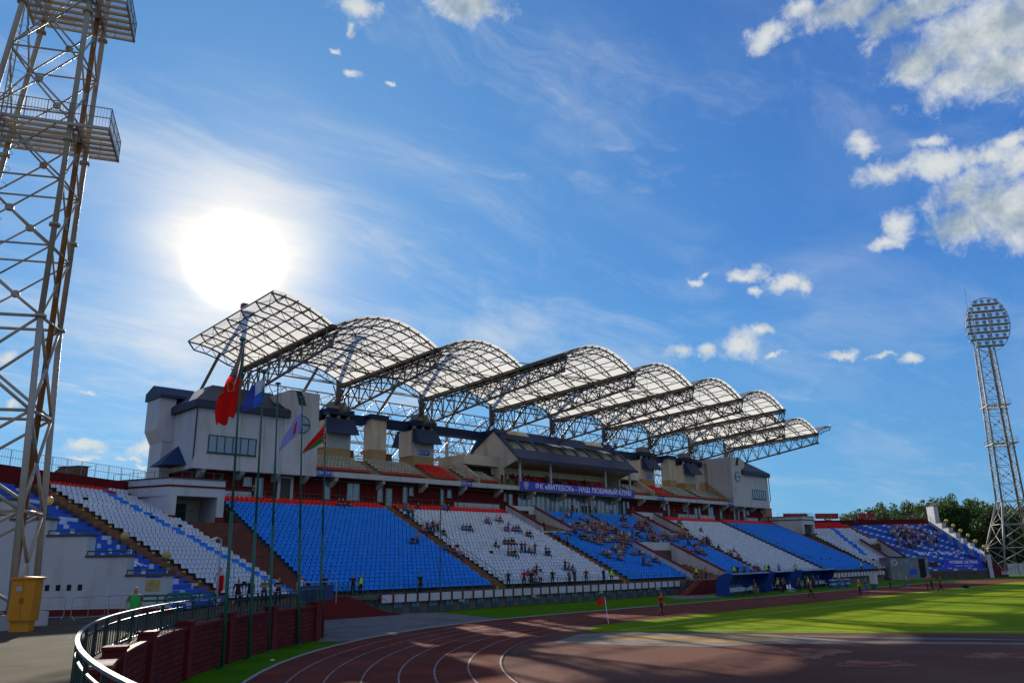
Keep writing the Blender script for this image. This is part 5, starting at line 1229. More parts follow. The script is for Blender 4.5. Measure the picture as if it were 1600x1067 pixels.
barrier(12.3, 47.2, R_(-25), 2.4, 'grey steel crowd barrier half hidden behind the yellow cabinet')
def hoop(x, y, rz, L_, label):
    t = thing('tube_railing', label, 'railing', (x, y, PZ), rz, 'green tube railings'); b = MB(); r = .055
    for z, k in ((1.1, 0), (.86, 1)):
        b.path([(-L_ / 2, 0, 0 if not k else .5), (-L_ / 2, 0, z - .25), (-L_ / 2 + .18, 0, z), (L_ / 2 - .18, 0, z), (L_ / 2, 0, z - .25), (L_ / 2, 0, 0 if not k else .5)], r, 8)
    b.build('tube_frame', m_green, t, True); b = MB()
    for i in (1, 2): b.tube((-L_ / 2 + L_ * i / 3, 0, 0), (-L_ / 2 + L_ * i / 3, 0, 1.08), r * .8, 8)
    b.build('post', m_green, t)
hoop(17.2, 43.2, R_(-8), 2.7, 'green tube railing on the left behind the man in the green bib')
hoop(19.4, 45.4, R_(0), 2.9, 'green tube railing on the right below the tan notice board')
base = Vector((18.8, 46.3)); dr = Vector((-0.7071, 0.7071))
for a, z, lab in ((.8, 3.85, 'pale globe lamp on the lowest step of the white wall'), (3.3, 4.95, 'pale globe lamp on the middle step of the white wall'), (8.0, 7.05, 'yellowish globe lamp on the high step of the white wall beside the tower')):
    p = base + dr * a + Vector((.25, .25)); t = thing('globe_lamp', lab, 'lamp', (p.x, p.y, z), group='globe lamps on the stepped wall')
    b = MB(); b.tube((0, 0, 0), (0, 0, .88), .04, 6); b.build('stem', m_green, t); b = MB(); b.sphere((0, 0, 1.12), .25, 14, 9); b.build('globe', m_globe, t, True)
for a, z in ((4.1, 5.6), (6.4, 6.8), (8.8, 7.8), (11.2, 8.9), (13.6, 10.0), (1.5, 4.5)):
    p = base + dr * a + Vector((.25, .25)); t = thing('globe_lamp', '%s globe lamp from the ground on the far stepped wall' % ORD[round((z - 4.5) / 1.1) + 1], 'lamp', (2 * XC - p.x, p.y, z), group='globe lamps on the far stepped wall')
    b = MB(); b.tube((0, 0, 0), (0, 0, .95), .05, 6); b.build('stem', m_green, t); b = MB(); b.sphere((0, 0, 1.25), .34, 12, 8); b.build('globe', m_globe, t, True)
def street_lamp(x, y, z0, h, arm, label, m=None, az=0.0):
    t = thing('street_lamp', label, 'street lamp', (x, y, z0), az); b = MB(); b.tube((0, 0, 0), (0, 0, h), .07, 8, 0, .05); b.build('post', m or m_galv, t)
    if arm:
        b = MB(); b.path([(0, 0, h - .1), (-arm * .5, 0, h + .08), (-arm, 0, h)], .035, 6); b.build('arm', m or m_galv, t); b = MB(); b.obox((-arm - .25, 0, h - .02), (.32, 0, .10), (0, .13, 0), (-.02, 0, .07)); b.build('lamp_head', m_lampw, t)
    return t
street_lamp(24.2, 52.6, PZ, 4.3, .35, 'grey lamp post with white head before the brown stairs', az=R_(-40))
street_lamp(49.4, 60.1, .0, 11.3, 0, 'thin green mast on the verge before the white seat block', m_green)
street_lamp(176.2, 57.5, 1.0, 7.6, 1.7, 'curved lamp post with white head behind the striped banner', az=R_(20))

rl = random.Random(4)
t = tag(MB().box(-.09, -.06, 0, .09, .06, .05).build('paper_scrap', m_text), 'white scrap of paper on the grass strip below the flagpoles', 'litter'); t.location = (19.6, 36.2, 0.0)
# kiosk behind the near curved stand
t = thing('roof_kiosk', 'small brown brick hut on top of the near curved stand', 'hut', (24.9, 90.5, 12.3), R_(30)); t.scale = (.68, .8, .8)
b = MB(); b.prism([(-3.2, -1.5, 0), (1.4, -1.5, 0), (1.4, -1.5, 2.9), (-.6, -1.5, 2.8), (-3.2, -1.5, .9)], (0, 3, 0)); b.build('wall', mat('hut_brick', (0.10, 0.05, 0.035), .9, .3, 3), t)
b = MB(); b.prism([(-.9, -1.7, 2.81), (1.7, -1.7, 2.92), (1.7, -1.7, 3.02), (-.9, -1.7, 2.9)], (0, 3.4, 0)); b.build('roof', m_frame, t)
for (x, lab) in ((160.5, 'square brick chimney on the wall beside the far porch'), (163.8, 'second brick chimney on the wall of the far curved stand')):
    t = thing('brick_chimney', lab, 'chimney', (x, 86.5, 12.2)); b = MB(); b.box(-1.1, -.6, 0, 1.1, .6, 2.5); b.build('wall', mat('pale_brick', (0.28, 0.17, 0.11), .9, .2, 3), t); b = MB(); b.box(-1.2, -.7, 2.5, 1.2, .7, 2.65); b.build('cap', m_frame, t)
t = thing('sector_sign', 'dim blue sign СЕКТОР 1 on the maroon wall above the near curved stand', 'sign', (28.2, 83.2, 12.2), R_(34), 'blue sector signs'); b = MB(); b.box(-1.2, -.04, -.3, 1.2, 0, .3); b.build('board', m_signb, t); text_mesh('letters', 'СЕКТОР 1', .45, m_text, t, (0, -.05, 0), (R_(90), 0, 0), depth=.006)
# red fence panels above the far curved stand
V = NR * RUN
for i in range(9):
    u0 = 5.5 - i * 1.9; p = W1(u0, V + .6) if u0 > -7 else W2(u0 + 9.5, V + .6)
    if i in (3, ): continue
    t = tag(MB().box(-.93, -.05, 0, .93, .05, 1.15).build('red_fence_panel', mat('red_panel', (0.33, 0.012, 0.012), .6, .15)), 'red panel in the screen along the top of the far curved stand', 'panel', 'red panels on top of the far curved stand'); t.location = (2 * XC - p[0], p[1], 12.35); t.rotation_euler = (0, 0, R_(-32 if u0 > -7 else -47))
# grey entrance house in the far curved stand
t = thing('service_booth', 'grey box shaped service booth with open door at the foot of the far curved stand', 'booth', (161.9, 56.6, 0), R_(-34))
b = MB(); b.box(-5.2, 0, 0, 2.9, 3, 3.9); b.box(-5.35, -.1, 3.9, 3.0, 3.1, 4.0); b.build('wall', mat('booth_grey', (0.17, 0.185, 0.19), .85, .35, .8), t)
b = MB(); b.box(.9, -.06, .3, 2.2, -.01, 3.7, 0); b.build('door_opening', m_darkroom, t); b = MB(); b.box(-2.2, -.05, 2.4, -1.0, -.005, 3.6); b.build('window', m_glass, t)
b = MB(); b.box(-1.2, -.05, .9, 0.3, -.005, 1.9); b.build('blue_stripe', m_signb, t)
b = MB(); n = 14; b.path([(-4.2 + .5 * math.cos(2 * math.pi * i / n), -.04, 3.1 + .5 * math.sin(2 * math.pi * i / n)) for i in range(n + 1)], .06, 5); b.build('round_emblem', m_text, t)
# banners at the far end
t = thing('fan_banner', 'blue banner with white Latin lettering hung on the railing of the far curved stand', 'banner', (170.7, 50.75, 2.75), R_(-47))
b = MB(); b.box(-3.6, -.04, -.75, 3.6, .04, .75); b.build('cloth', m_banner, t); text_mesh('lettering', 'VITEBSK ULTRAS', .72, m_text, t, (0, -.06, .2), (R_(90), 0, 0), depth=.01, bold=.02, sx=1.0); text_mesh('small_lettering', 'ВИТЕБСК - НАВСЕГДА', .30, m_text, t, (0, -.06, -.48), (R_(90), 0, 0), depth=.01)
for k, (c_, w_, lab) in enumerate(((m_fviol, 1.9, 'pale violet cloth hung left of the blue fan banner'), (m_fdark, 1.5, 'dark cloth hung between the pale violet cloth and the blue fan banner'))):
    t = thing('hanging_cloth', lab, 'banner', (165.2 + k * 1.75, 56.75 - k * 1.88, 2.5), R_(-47)); b = MB(); b.box(-w_ / 2, -.03, -.6, w_ / 2, .03, .6); b.build('cloth', c_, t)
    b = MB(); b.box(-w_ / 2 + .2, -.05, -.1, w_ / 2 - .2, -.035, .15); b.build('stripe', m_text if k == 0 else m_fred, t)
t = thing('striped_banner', 'blue and white striped cloth draped down the end wall of the far curved stand', 'banner')
b = MB()
for k in range(9):
    a0, a1 = .6 + k * 1.75, .6 + (k + 1) * 1.75
    P = []
    for off in (1.02, 1.08):
        for a_, dz in ((a0, -2.0), (a1, -2.0), (a1, 0), (a0, 0)): p = base + dr * a_ + Vector((off, off)) * .7071; P.append((2 * XC - p.x, p.y, 4.6 + .29 * a_ + dz))
    b.add(P, [(0, 1, 2, 3), (7, 6, 5, 4), (0, 4, 5, 1), (1, 5, 6, 2), (2, 6, 7, 3), (3, 7, 4, 0)], k % 2)
b.build('striped_cloth', [m_fwhite, mat('stripe_blue', (0.03, 0.16, 0.62), .7)], t)
# boundary wall and fence at the far end
t = thing('boundary_wall', 'dark maroon wall section between the fan stand and the white fence', 'wall'); b = MB(); b.beam((176, 50.5, 1.2), (186, 47.5, 1.2), .3, 2.4); b.beam((176, 50.5, 2.46), (186, 47.5, 2.46), .4, .12); b.build('wall', m_maroon, t)
t = thing('white_fence', 'pale grey panel fence at the far edge of the track on the right', 'fence'); b = MB(); g = MB(); P, Q = Vector((186.2, 47.4, 0)), Vector((214, 30, 0)); n = 12
for i in range(n):
    a, c = P.lerp(Q, i / n), P.lerp(Q, (i + .94) / n); b.beam(a + Vector((0, 0, 1.35)), c + Vector((0, 0, 1.35)), .08, 2.2); g.tube(a, a + Vector((0, 0, 2.6)), .07, 5)
build_each(b, 'panel', m_white, t); build_each(g, 'post', m_galv, t)

# ------------------------------------------------------------------ team shelters
m_clear = mat('smoked_blue_panel', (0.012, 0.05, 0.22), 0.12, 0.1, spec=.6)
def dugout(x0, L_, y, rz, label):
    t = thing('team_shelter', label, 'dugout', (x0, y, 0), rz, 'blue curved team shelters by the track'); n = 8
    pr = [(2.0, 0.0), (2.05, 1.1), (1.9, 1.75), (1.5, 2.25), (.9, 2.5), (.2, 2.55), (-.4, 2.42)]
    b = MB()
    for (a, c), (d, e) in zip(pr, pr[1:]): b.add([(0, a, c), (L_, a, c), (L_, d, e), (0, d, e), (0, a + .03, c + .05), (L_, a + .03, c + .05), (L_, d + .03, e + .05), (0, d + .03, e + .05)], [(0, 1, 2, 3), (7, 6, 5, 4), (0, 4, 5, 1), (2, 6, 7, 3)])
    b.build('shell', m_dugout, t)
    for xx in (0, L_ - .05):
        b = MB(); b.prism([(xx, 2.0, 0), *[(xx, a, c) for a, c in pr], (xx, -.1, 2.2), (xx, .35, 1.2), (xx, .3, 0)], (.05, 0, 0)); b.build('end_panel', m_clear, t)
    b = MB(); m_ = int(L_ / 2)
    for i in range(m_ + 1): xx = .1 + (L_ - .2) * i / m_; b.path([(xx, a, c - .05) for a, c in pr], .04, 5)
    b.build('ribs', m_dugout, t)
    b = MB(); 
    for i in range(int(L_ / .55)): xx = .3 + i * .55; b.box(xx, 1.2, .42, xx + .42, 1.6, .47); b.box(xx, 1.58, .47, xx + .42, 1.63, .85)
    b.box(.2, 1.3, .36, L_ - .2, 1.45, .41); b.box(.3, 1.3, 0, .4, 1.4, .36); b.box(L_ - .4, 1.3, 0, L_ - .3, 1.4, .36); b.build('bench_seats', m_swhite, t)
dugout(86.2, 12.6, 50.9, R_(9), 'near blue curved team shelter at the left end of the row')
dugout(101.5, 6.0, 53.6, R_(6), 'small middle blue curved shelter between the two long ones')
dugout(110.5, 14.0, 54.0, R_(6), 'far long blue curved team shelter next to the blue water packs')
for k in range(5):
    t = thing('water_pack', 'shrink wrapped pack of blue and white bottles beside the far shelter', 'pack', (116.5 + k * 1.25, 52.3 + (k % 2) * .5, 0), group='blue and white packs by the far shelter'); b = MB()
    for q in range(4): b.tube((q * .22 - .33, 0, 0), (q * .22 - .33, 0, 1.0), .13, 8); b.tube((q * .22 - .33, .26, 0), (q * .22 - .33, .26, 1.0), .13, 8)
    b.build('bottles', m_fblue, t); b = MB(); b.box(-.45, -.12, 1.002, .45, .4, 1.12); b.box(-.46, -.14, .35, .46, .40, .62); b.build('wrap', m_fwhite, t)
# corner flag, cooler, bag, board
t = thing('corner_flag', 'bright red corner flag on a thin white pole at the edge of the grass', 'corner flag', (45.9, 37.15, 0)); b = MB(); b.tube((0, 0, 0), (-.14, .12, 1.75), .022, 6); b.build('pole', m_text, t)
def fnc(u, v): return Vector((-.14, .12, 1.75)) - right * (.60 * u) + Vector((0, 0, -.42 * v - .16 * u + .05 * math.sin(u * 6))) + dep * (.06 * math.sin(u * 7 + v * 2))
b, P, F = cloth(fnc, 8, 4); b.add(P, F); b.build('cloth', mat('corner_flag_red', (0.85, 0.03, 0.012), .8, trans=.5), t, True)
t = thing('drinks_bin', 'white box on a green stand at the far touchline', 'bin', (110.8, 44.2, 0)); b = MB(); b.box(-.45, -.35, .75, .45, .35, 2.0); b.build('white_box', m_white, t); b = MB(); b.box(-.4, -.3, 0, .4, .3, .749); b.build('green_stand', m_green, t)
t = thing('sports_bag', 'small black bag lying on the pitch at the right', 'bag', (120.5, 36.0, 0), .4); b = MB(); b.sphere((0, 0, .22), .5, 10, 6, 0, .45); b.build('body', m_black, t, True); b = MB(); b.path([(-.25, 0, .4), (-.1, 0, .62), (.1, 0, .62), (.25, 0, .4)], .03, 5); b.build('handle', m_black, t)
t = thing('blue_board', 'blue panel on a steel frame standing behind the railing beside the flagpoles', 'board', (28.9, 47.9, 1.8), R_(5)); b = MB(); b.box(-1.3, -.03, .25, 1.3, .03, 1.2); b.build('panel', mat('dim_blue_panel', (0.012, 0.035, 0.13), .5), t); b = MB(); b.path([(-1.55, 0, 0), (-1.55, 0, 1.42), (1.55, 0, 1.42), (1.55, 0, 0)], .03, 6); b.build('frame', m_galv, t)
for x, y, lab in ((101.5, 51.2, 'white plastic garden chair before the middle shelter'), (100.2, 50.9, 'white plastic garden chair left of the other one')):
    t = thing('plastic_chair', lab, 'chair', (x, y, 0), group='white plastic chairs'); b = MB(); b.box(-.22, -.22, .42, .22, .22, .46); b.build('seat', m_text, t); b = MB(); b.box(-.22, .2, .46, .22, .24, .9); b.build('backrest', m_text, t)
    for sx in (-.2, .2):
        for sy in (-.2, .2): b = MB(); b.tube((sx, sy, .42), (sx * 1.2, sy * 1.2, 0), .02, 5); b.build('leg', m_text, t)
t = thing('camera_tripod', 'video camera on a black tripod beside the man in khaki', 'camera', (79.0, 45.0, 0)); 
for k in range(3): a = k * 2.09; b = MB(); b.tube((0, 0, 1.3), (.5 * math.cos(a), .5 * math.sin(a), 0), .025, 5); b.build('leg', m_black, t)
b = MB(); b.box(-.12, -.25, 1.32, .12, .25, 1.6); b.tube((0, -.25, 1.47), (0, -.42, 1.47), .07, 8); b.build('camera_body', m_black, t)

# ------------------------------------------------------------------ people
SKIN = mat('skin', (0.38, 0.20, 0.13), .6, .05)
HAIR = [mat('dark_hair', (0.015, 0.01, 0.008), .7), mat('brown_hair', (0.07, 0.035, 0.018), .7), mat('cap_white', (.5, .5, .52), .8)]
CLO = {k: mat('cloth_' + k, c, .85, .12, 4) for k, c in dict(black=(0.012, 0.012, 0.014), navy=(0.012, 0.02, 0.06), grey=(0.10, 0.10, 0.11), red=(0.42, 0.01, 0.012), white=(0.48, 0.48, 0.50), blue=(0.03, 0.10, 0.42), maroonc=(0.16, 0.02, 0.025),
       khaki=(0.13, 0.10, 0.05), green=(0.02, 0.13, 0.04), lime=(0.35, 0.75, 0.02), pink=(0.42, 0.16, 0.17), orange=(0.55, 0.14, 0.02), yellow=(0.55, 0.42, 0.03), jeans=(0.03, 0.05, 0.12), tan=(0.25, 0.17, 0.10), teal=(0.03, 0.16, 0.22), violet=(0.16, 0.10, 0.26)).items()}
def person_mesh(pose):
    """One continuous skinned figure, 1.75 m, facing -Y. Slots: skin, top, trousers, hair, shoes."""
    sit = pose.startswith('sit')
    J = {}
    hz = .45 if sit else .93
    J['pelvis'] = (0, 0, hz + .02, .125, .10); J['waist'] = (0, -.01 + (.02 if sit else 0), hz + .18, .125, .095); J['chest'] = (0, -.02 - (.05 if pose == 'sit_b' else 0), hz + .40, .155, .11); J['neckb'] = (0, -.015 - (.09 if pose == 'sit_b' else 0), hz + .53, .075, .07)
    nx = J['neckb']
    J['neck'] = (0, nx[1] - .005, hz + .60, .052, .055); J['head1'] = (0, nx[1] - .02, hz + .67, .078, .088); J['head2'] = (0, nx[1] - .015, hz + .76, .082, .098); J['head3'] = (0, nx[1] - .01, hz + .82, .055, .065)
    J['nose'] = (0, nx[1] - .125, hz + .715, .014, .014)
    E_ = [('pelvis', 'waist'), ('waist', 'chest'), ('chest', 'neckb'), ('neckb', 'neck'), ('neck', 'head1'), ('head1', 'head2'), ('head2', 'head3'), ('head1', 'nose')]
    for s, t in ((-1, 'l'), (1, 'r')):
        if sit: L3 = [(s * .10, -.02, hz, .09), (s * .13, -.45, hz + .04, .062), (s * .12, -.50, .06, .043), (s * .12, -.64, .04, .036)]
        elif pose == 'walk': f = s; L3 = [(s * .095, 0, .88, .088), (s * .10, -.10 if f > 0 else .04, .48, .060), (s * .10, -.20 if f > 0 else .34, .10 if f > 0 else .16, .042), (s * .11, -.36 if f > 0 else .22, .04, .036)]
        elif pose == 'run': f = s; L3 = [(s * .095, 0, .88, .088), (s * .10, -.28 if f > 0 else .06, .56 if f > 0 else .46, .060), (s * .10, -.12 if f > 0 else .42, .18 if f > 0 else .34, .042), (s * .11, -.28 if f > 0 else .40, .12 if f > 0 else .20, .036)]
        else: L3 = [(s * .095, 0, .88, .088), (s * .115, -.02, .48, .060), (s * .125, .01, .09, .043), (s * .135, -.13, .035, .036)]
        sh = (s * .185, nx[1] + .005, hz + .50, .058)
        if pose == 'arms_up': A3 = [(s * .33, -.08, hz + .68, .042), (s * .26, -.16, hz + .92, .033)]
        elif pose == 'folded': A3 = [(s * .26, -.03, hz + .26, .045), (s * -.02, -.21, hz + .28, .036)]
        elif pose == 'clap': A3 = [(s * .25, -.10, hz + .28, .044), (s * .07, -.33, hz + .36, .034)]
        elif sit: A3 = [(s * .25, -.06, hz + .25, .045), (s * .14, -.32, hz + .16, .034)]
        elif pose in ('walk', 'run'): A3 = [(s * .24, .10 * s, hz + .26, .045), (s * .24, .05 * s - .12, hz + .06, .034)]
        else: A3 = [(s * .24, .03, hz + .24, .045), (s * .255, -.03, hz - .01, .034)]
        w = A3[1]; e = A3[0]; d = Vector(w[:3]) - Vector(e[:3]); d.normalize(); h = Vector(w[:3]) + d * .09
        J['sh' + t] = (*sh[:3], sh[3], sh[3]); J['el' + t] = (*A3[0][:3], A3[0][3], A3[0][3]); J['wr' + t] = (*w[:3], .026, .026); J['ha' + t] = (h.x, h.y, h.z, .036, .022)
        side = d.cross(Vector((s, 0.2, 0))).normalized() if abs(d.x) < .9 else Vector((0, 0, 1))
        for q in range(4):
            o_ = side * (q - 1.5) * .019; ln = (.075, .088, .082, .065)[q]; pf = h + d * ln + o_ * 1.15 + Vector((-s * .012, -.012, 0)); J['f%d' % q + t] = (*pf, .008, .008); J['k%d' % q + t] = (*(h + d * .03 + o_), .0095, .0095)
            E_ += [('ha' + t, 'k%d' % q + t), ('k%d' % q + t, 'f%d' % q + t)]
        th_ = Vector(w[:3]) + d * .04 + side * .045; J['t' + t] = (*th_, .011, .011); E_ += [('wr' + t, 't' + t)]
        E_ += [('chest', 'sh' + t), ('sh' + t, 'el' + t), ('el' + t, 'wr' + t), ('wr' + t, 'ha' + t)]
        for k, (nm, q) in enumerate(zip(('hp', 'kn', 'an', 'to'), L3)): J[nm + t] = (*q[:3], q[3], q[3] * (1.0 if k < 3 else .8))
        E_ += [('pelvis', 'hp' + t), ('hp' + t, 'kn' + t), ('kn' + t, 'an' + t), ('an' + t, 'to' + t)]
    names = list(J); me = bpy.data.meshes.new('t'); me.from_pydata([J[n][:3] for n in names], [(names.index(a), names.index(c)) for a, c in E_], [])
    o = bpy.data.objects.new('t', me); COL.objects.link(o); sk = o.modifiers.new('s', 'SKIN'); sk.use_smooth_shade = True
    for i, n in enumerate(names): v = me.skin_vertices[0].data[i]; v.radius = J[n][3:5]; v.use_root = (n == 'pelvis')
    sb = o.modifiers.new('u', 'SUBSURF'); sb.levels = 1
    bpy.context.view_layer.update(); r = bpy.data.meshes.new_from_object(o.evaluated_get(bpy.context.evaluated_depsgraph_get())); bpy.data.objects.remove(o)
    segs = [(Vector(J[a][:3]), Vector(J[c][:3]), a, c) for a, c in E_]
    for m_ in (SKIN, CLO['red'], CLO['jeans'], HAIR[0], m_black): r.materials.append(m_)
    hc = Vector(J['head2'][:3])
    for p in r.polygons:
        c = p.center; best = None
        for a, q, na, nq in segs:
            ab = q - a; t_ = max(0, min(1, (c - a).dot(ab) / ab.length_squared)); dd = (a + ab * t_ - c).length
            if best is None or dd < best[0]: best = (dd, na, nq, t_)
        _, na, nq, t_ = best; k = 1
        if nq[:2] in ('ne', 'he', 'no') or na[:2] == 'he': k = 0 if nq != 'neckb' else 1
        if nq[:2] in ('ha', 't' + nq[-1]) or nq[0] in 'fk' and nq[:2] != 'kn' or (na[:2] == 'el' and t_ > .1): k = 0
        if nq[:2] in ('hp', 'kn', 'an') : k = 2
        if nq[:2] == 'to' or (nq[:2] == 'an' and t_ > .93): k = 4
        if na == 'pelvis' and nq == 'waist' and t_ < .3: k = 2
        if k == 0 and (na[:2] == 'he' or nq == 'head1') and (c.z > hc.z + .035 or (c.y > hc.y + .03 and c.z > hc.z - .07)) and nq != 'nose': k = 3
        p.material_index = k; p.use_smooth = True
    r.name = 'person_' + pose; return r
PM = {p: person_mesh(p) for p in ('stand', 'folded', 'walk', 'run', 'sit', 'sit_b', 'arms_up', 'clap')}
def person(x, y, z, rz, pose, top, trousers, label, group=None, hair=0, sc=1.0, vest=None, long=True, cat='person'):
    o = bpy.data.objects.new('person', PM[pose]); COL.objects.link(o); o.location = (x, y, z); o.rotation_euler = (0, 0, rz); o.scale = (sc * 1.12, sc * 1.08, sc)
    for i, m_ in ((1, CLO[top]), (2, CLO[trousers]), (3, HAIR[hair])): o.material_slots[i].link = 'OBJECT'; o.material_slots[i].material = m_
    tag(o, label, cat, group); return o
def face(x, y, tx, ty): return math.atan2(ty - y, tx - x) + math.pi / 2
def vest(o, m_):   # a bib worn over the torso
    b = MB(); hz = .93; n = 14; R3 = [(hz + .02, .165, .125), (hz + .2, .158, .118), (hz + .42, .185, .135), (hz + .52, .12, .10)]; P = []
    for z, a, c in R3:
        for i in range(n): t_ = 2 * math.pi * i / n; P.append((a * math.cos(t_), -.012 + c * math.sin(t_), z))
    b.add(P, [(k * n + i, k * n + (i + 1) % n, (k + 1) * n + (i + 1) % n, (k + 1) * n + i) for k in range(3) for i in range(n)]); v = b.build('bib', m_, o, True); return v
rp = random.Random(11)
# the man in the green bib on the promenade
p = person(12.1, 33.5, PZ, face(12.1, 33.5, 2, 2), 'walk', 'grey', 'grey', 'man in a bright green bib over a grey shirt walking behind the curved railing', sc=1.0); vest(p, mat('bib_green', (0.02, 0.34, 0.05), .7))
p = person(24.4, 52.8, 2.5, face(24, 53, 3, 0), 'stand', 'white', 'white', 'fan in white with a long red cloth hanging down, beside the painted steps'); b = MB(); b.box(-.05, -.20, .25, .22, -.165, 1.25, 0); b.box(.222, -.20, .35, .34, -.165, 1.2, 1); b.build('flag_cloth', [m_fred, m_fwhite], p)
for x, y, c, l, po in ((24.0, 49.2, 'black', 'man in a black jacket, leftmost of the dark group behind the railing', 'stand'), (25.3, 50.2, 'black', 'man in black half hidden behind the first flagpole', 'stand'), (26.0, 49.6, 'grey', 'man in a dark grey jacket standing in the middle of the dark group', 'folded'), (26.9, 49.4, 'black', 'man in a black shirt at the right of the dark group behind the railing', 'folded'),
                    (31.2, 54.0, 'white', 'man in a pale shirt behind the railing beside the blue board', 'stand'), (33.4, 57.8, 'black', 'man in black standing above the blue board', 'stand'), (37.4, 60.9, 'navy', 'man in navy right of the blue board', 'stand')):
    person(x, y, PZ, face(x, y, 10, 0), po, c, 'black', l, 'people behind the promenade railing')
p = person(39.8, 60.2, 1.75, face(40, 60, 30, 0), 'stand', 'black', 'black', 'man in black next to the steward at the end of the walkway'); p = person(40.6, 60.25, 1.75, face(40, 60, 60, 0), 'stand', 'black', 'black', 'steward in a lime vest beside the man in black'); vest(p, CLO['lime'])
FW = 'people on the walkway before the seats'
for X_, c, l, po in ((47.2, 'black', 'man in black with dark hair standing alone before the blue seats', 'stand'), (58.6, 'black', 'man in black before the blue seats, leftmost of the walking group', 'walk'), (60.9, 'red', 'man in a red shirt on the walkway before the blue seats', 'walk'), (62.0, 'black', 'man in black right of the man in red', 'walk'), (63.4, 'white', 'man in a pale shirt walking before the blue seats', 'walk'),
                  (65.3, 'black', 'man in black walking right of the pale shirted man', 'walk'), (68.0, 'grey', 'man in grey on the walkway near the stairs', 'stand'), (68.9, 'navy', 'man in navy on the walkway near the stairs', 'stand'), (70.9, 'maroonc', 'man in maroon on the walkway at the foot of the stairs', 'walk'), (74.0, 'navy', 'man in navy beside the steward at the white seats', 'stand')):
    person(X_, 60.3, 1.7, face(X_, 60, X_ + (-20 if po == 'walk' else 5), 45 if po == 'walk' else 0), po, c, 'black' if c != 'maroonc' else 'jeans', l, FW, sc=.97 + rp.random() * .08)
for X_, y_, z_, l in ((75.5, 60.3, 1.7, 'steward in a lime vest before the white seats left of centre'), (93.4, 60.3, 1.7, 'steward in a lime jacket before the central blue seats'), (103.0, 60.3, 1.7, 'steward in a lime vest beside the central stairwell'), (121.5, 60.3, 1.7, 'steward in a lime vest before the far white seats'), (112.2, 60.3, 1.7, 'steward in a lime vest before the far end of the blue seats'),
                   (146.5, 60.3, 1.7, 'steward in a lime vest before the farthest blue seats'), (111.8, 74.2, 8.2, 'steward in a lime vest in the aisle at the upper stairwell')):
    p = person(X_, y_, z_, face(X_, y_, 40, 0), 'stand', 'black', 'black', l, 'stewards in lime vests'); vest(p, CLO['lime'])
p = person(101.6, 53.2, 0, 0, 'stand', 'black', 'black', 'steward in a lime vest at the gap between the shelters', 'stewards in lime vests'); vest(p, CLO['lime']); p = person(110.0, 53.0, 0, 0, 'stand', 'black', 'black', 'steward in a lime vest at the end of the far shelter', 'stewards in lime vests'); vest(p, CLO['lime'])
person(95.6, 60.3, 1.7, 0, 'stand', 'orange', 'black', 'man in an orange shirt before the central blue seats', FW)
for X_, c in ((103.8, 'black'), (105.2, 'teal'), (106.0, 'grey'), (107.9, 'white'), (108.7, 'maroonc'), (109.6, 'maroonc'), (113.0, 'black'), (116.0, 'pink')):
    person(X_, 60.3 + rp.uniform(-.1, .1), 1.7, rp.uniform(-1, 1), 'stand', c, 'black', {'black': 'dark clothed person', 'teal': 'person in teal', 'grey': 'person in grey', 'white': 'person in white', 'maroonc': 'person in maroon', 'pink': 'person in pink'}[c] + (' near the central stairwell' if X_ < 110 else ' on the walkway beyond the steward'), FW)
# on the field
p = person(53.5, 38.0, 0, face(0, 0, 1, -.4), 'walk', 'red', 'black', 'man in a red shirt and orange cap walking along the track', hair=0); b = MB(); b.sphere((0, -.03, 1.735), .105, 12, 8, 0, .62); b.obox((0, -.15, 1.71), (.07, 0, 0), (0, .06, 0), (0, 0, .01)); b.build('cap', CLO['orange'], p, True)
for x, y, c, tr, po, l in ((79.9, 44.4, 'khaki', 'khaki', 'stand', 'cameraman in khaki beside the tripod'), (86.2, 41.3, 'red', 'black', 'walk', 'player in a red top and black shorts walking along the track'), (95.4, 39.8, 'black', 'black', 'folded', 'man in black with an orange bib on the touchline'), (98.4, 40.3, 'blue', 'blue', 'run', 'player in a blue kit on the far touchline'),
                        (118.7, 42.9, 'pink', 'blue', 'run', 'player in pink and blue running by the far track'), (110.6, 37.5, 'red', 'black', 'stand', 'red shirted player, leftmost of the three together'), (114.9, 38.4, 'red', 'black', 'clap', 'red shirted player in the middle of the group of three'), (107.1, 34.8, 'red', 'black', 'walk', 'red shirted player standing right of the other two'), (104.9, 55.0, 'navy', 'navy', 'stand', 'player in navy standing beyond the group'),
                        (101.6, 50.2, 'maroonc', 'black', 'stand', 'coach in dark red before the middle shelter'), (97.5, 50.4, 'red', 'black', 'folded', 'coach in bright red before the middle shelter'), (99.0, 52.0, 'navy', 'navy', 'sit', 'player in navy sitting before the middle shelter'), (113.6, 43.2, 'navy', 'black', 'stand', 'man in navy on the track near the drinks bin'), (120.3, 52.2, 'pink', 'blue', 'stand', 'person in pink among the water packs'), (108.0, 47.6, 'blue', 'blue', 'walk', 'player in blue by the far shelter'), (94.5, 52.7, 'navy', 'navy', 'stand', 'person in navy at the left end of the shelters')):
    o = person(x, y, 0, face(x, y, x + rp.uniform(-10, 10), y - 12), po, c, tr, l, 'people on the field')
    if 'orange bib' in l: vest(o, CLO['orange'])
for k in range(14):
    x = 103 + k * .95 if k < 7 else 103.4 + k * 1.1; c = rp.choice(['navy', 'blue', 'blue', 'navy', 'maroonc']); person(x + rp.uniform(-.2, .2), 55.2 + rp.uniform(-.5, .3), 0, rp.uniform(-.6, .6), rp.choice(['stand', 'stand', 'folded']), c, 'navy', 'substitute in a %s top before the team shelters' % {'navy': 'navy', 'blue': 'blue', 'maroonc': 'dark red'}[c], 'substitutes in %s tops by the shelters' % c)
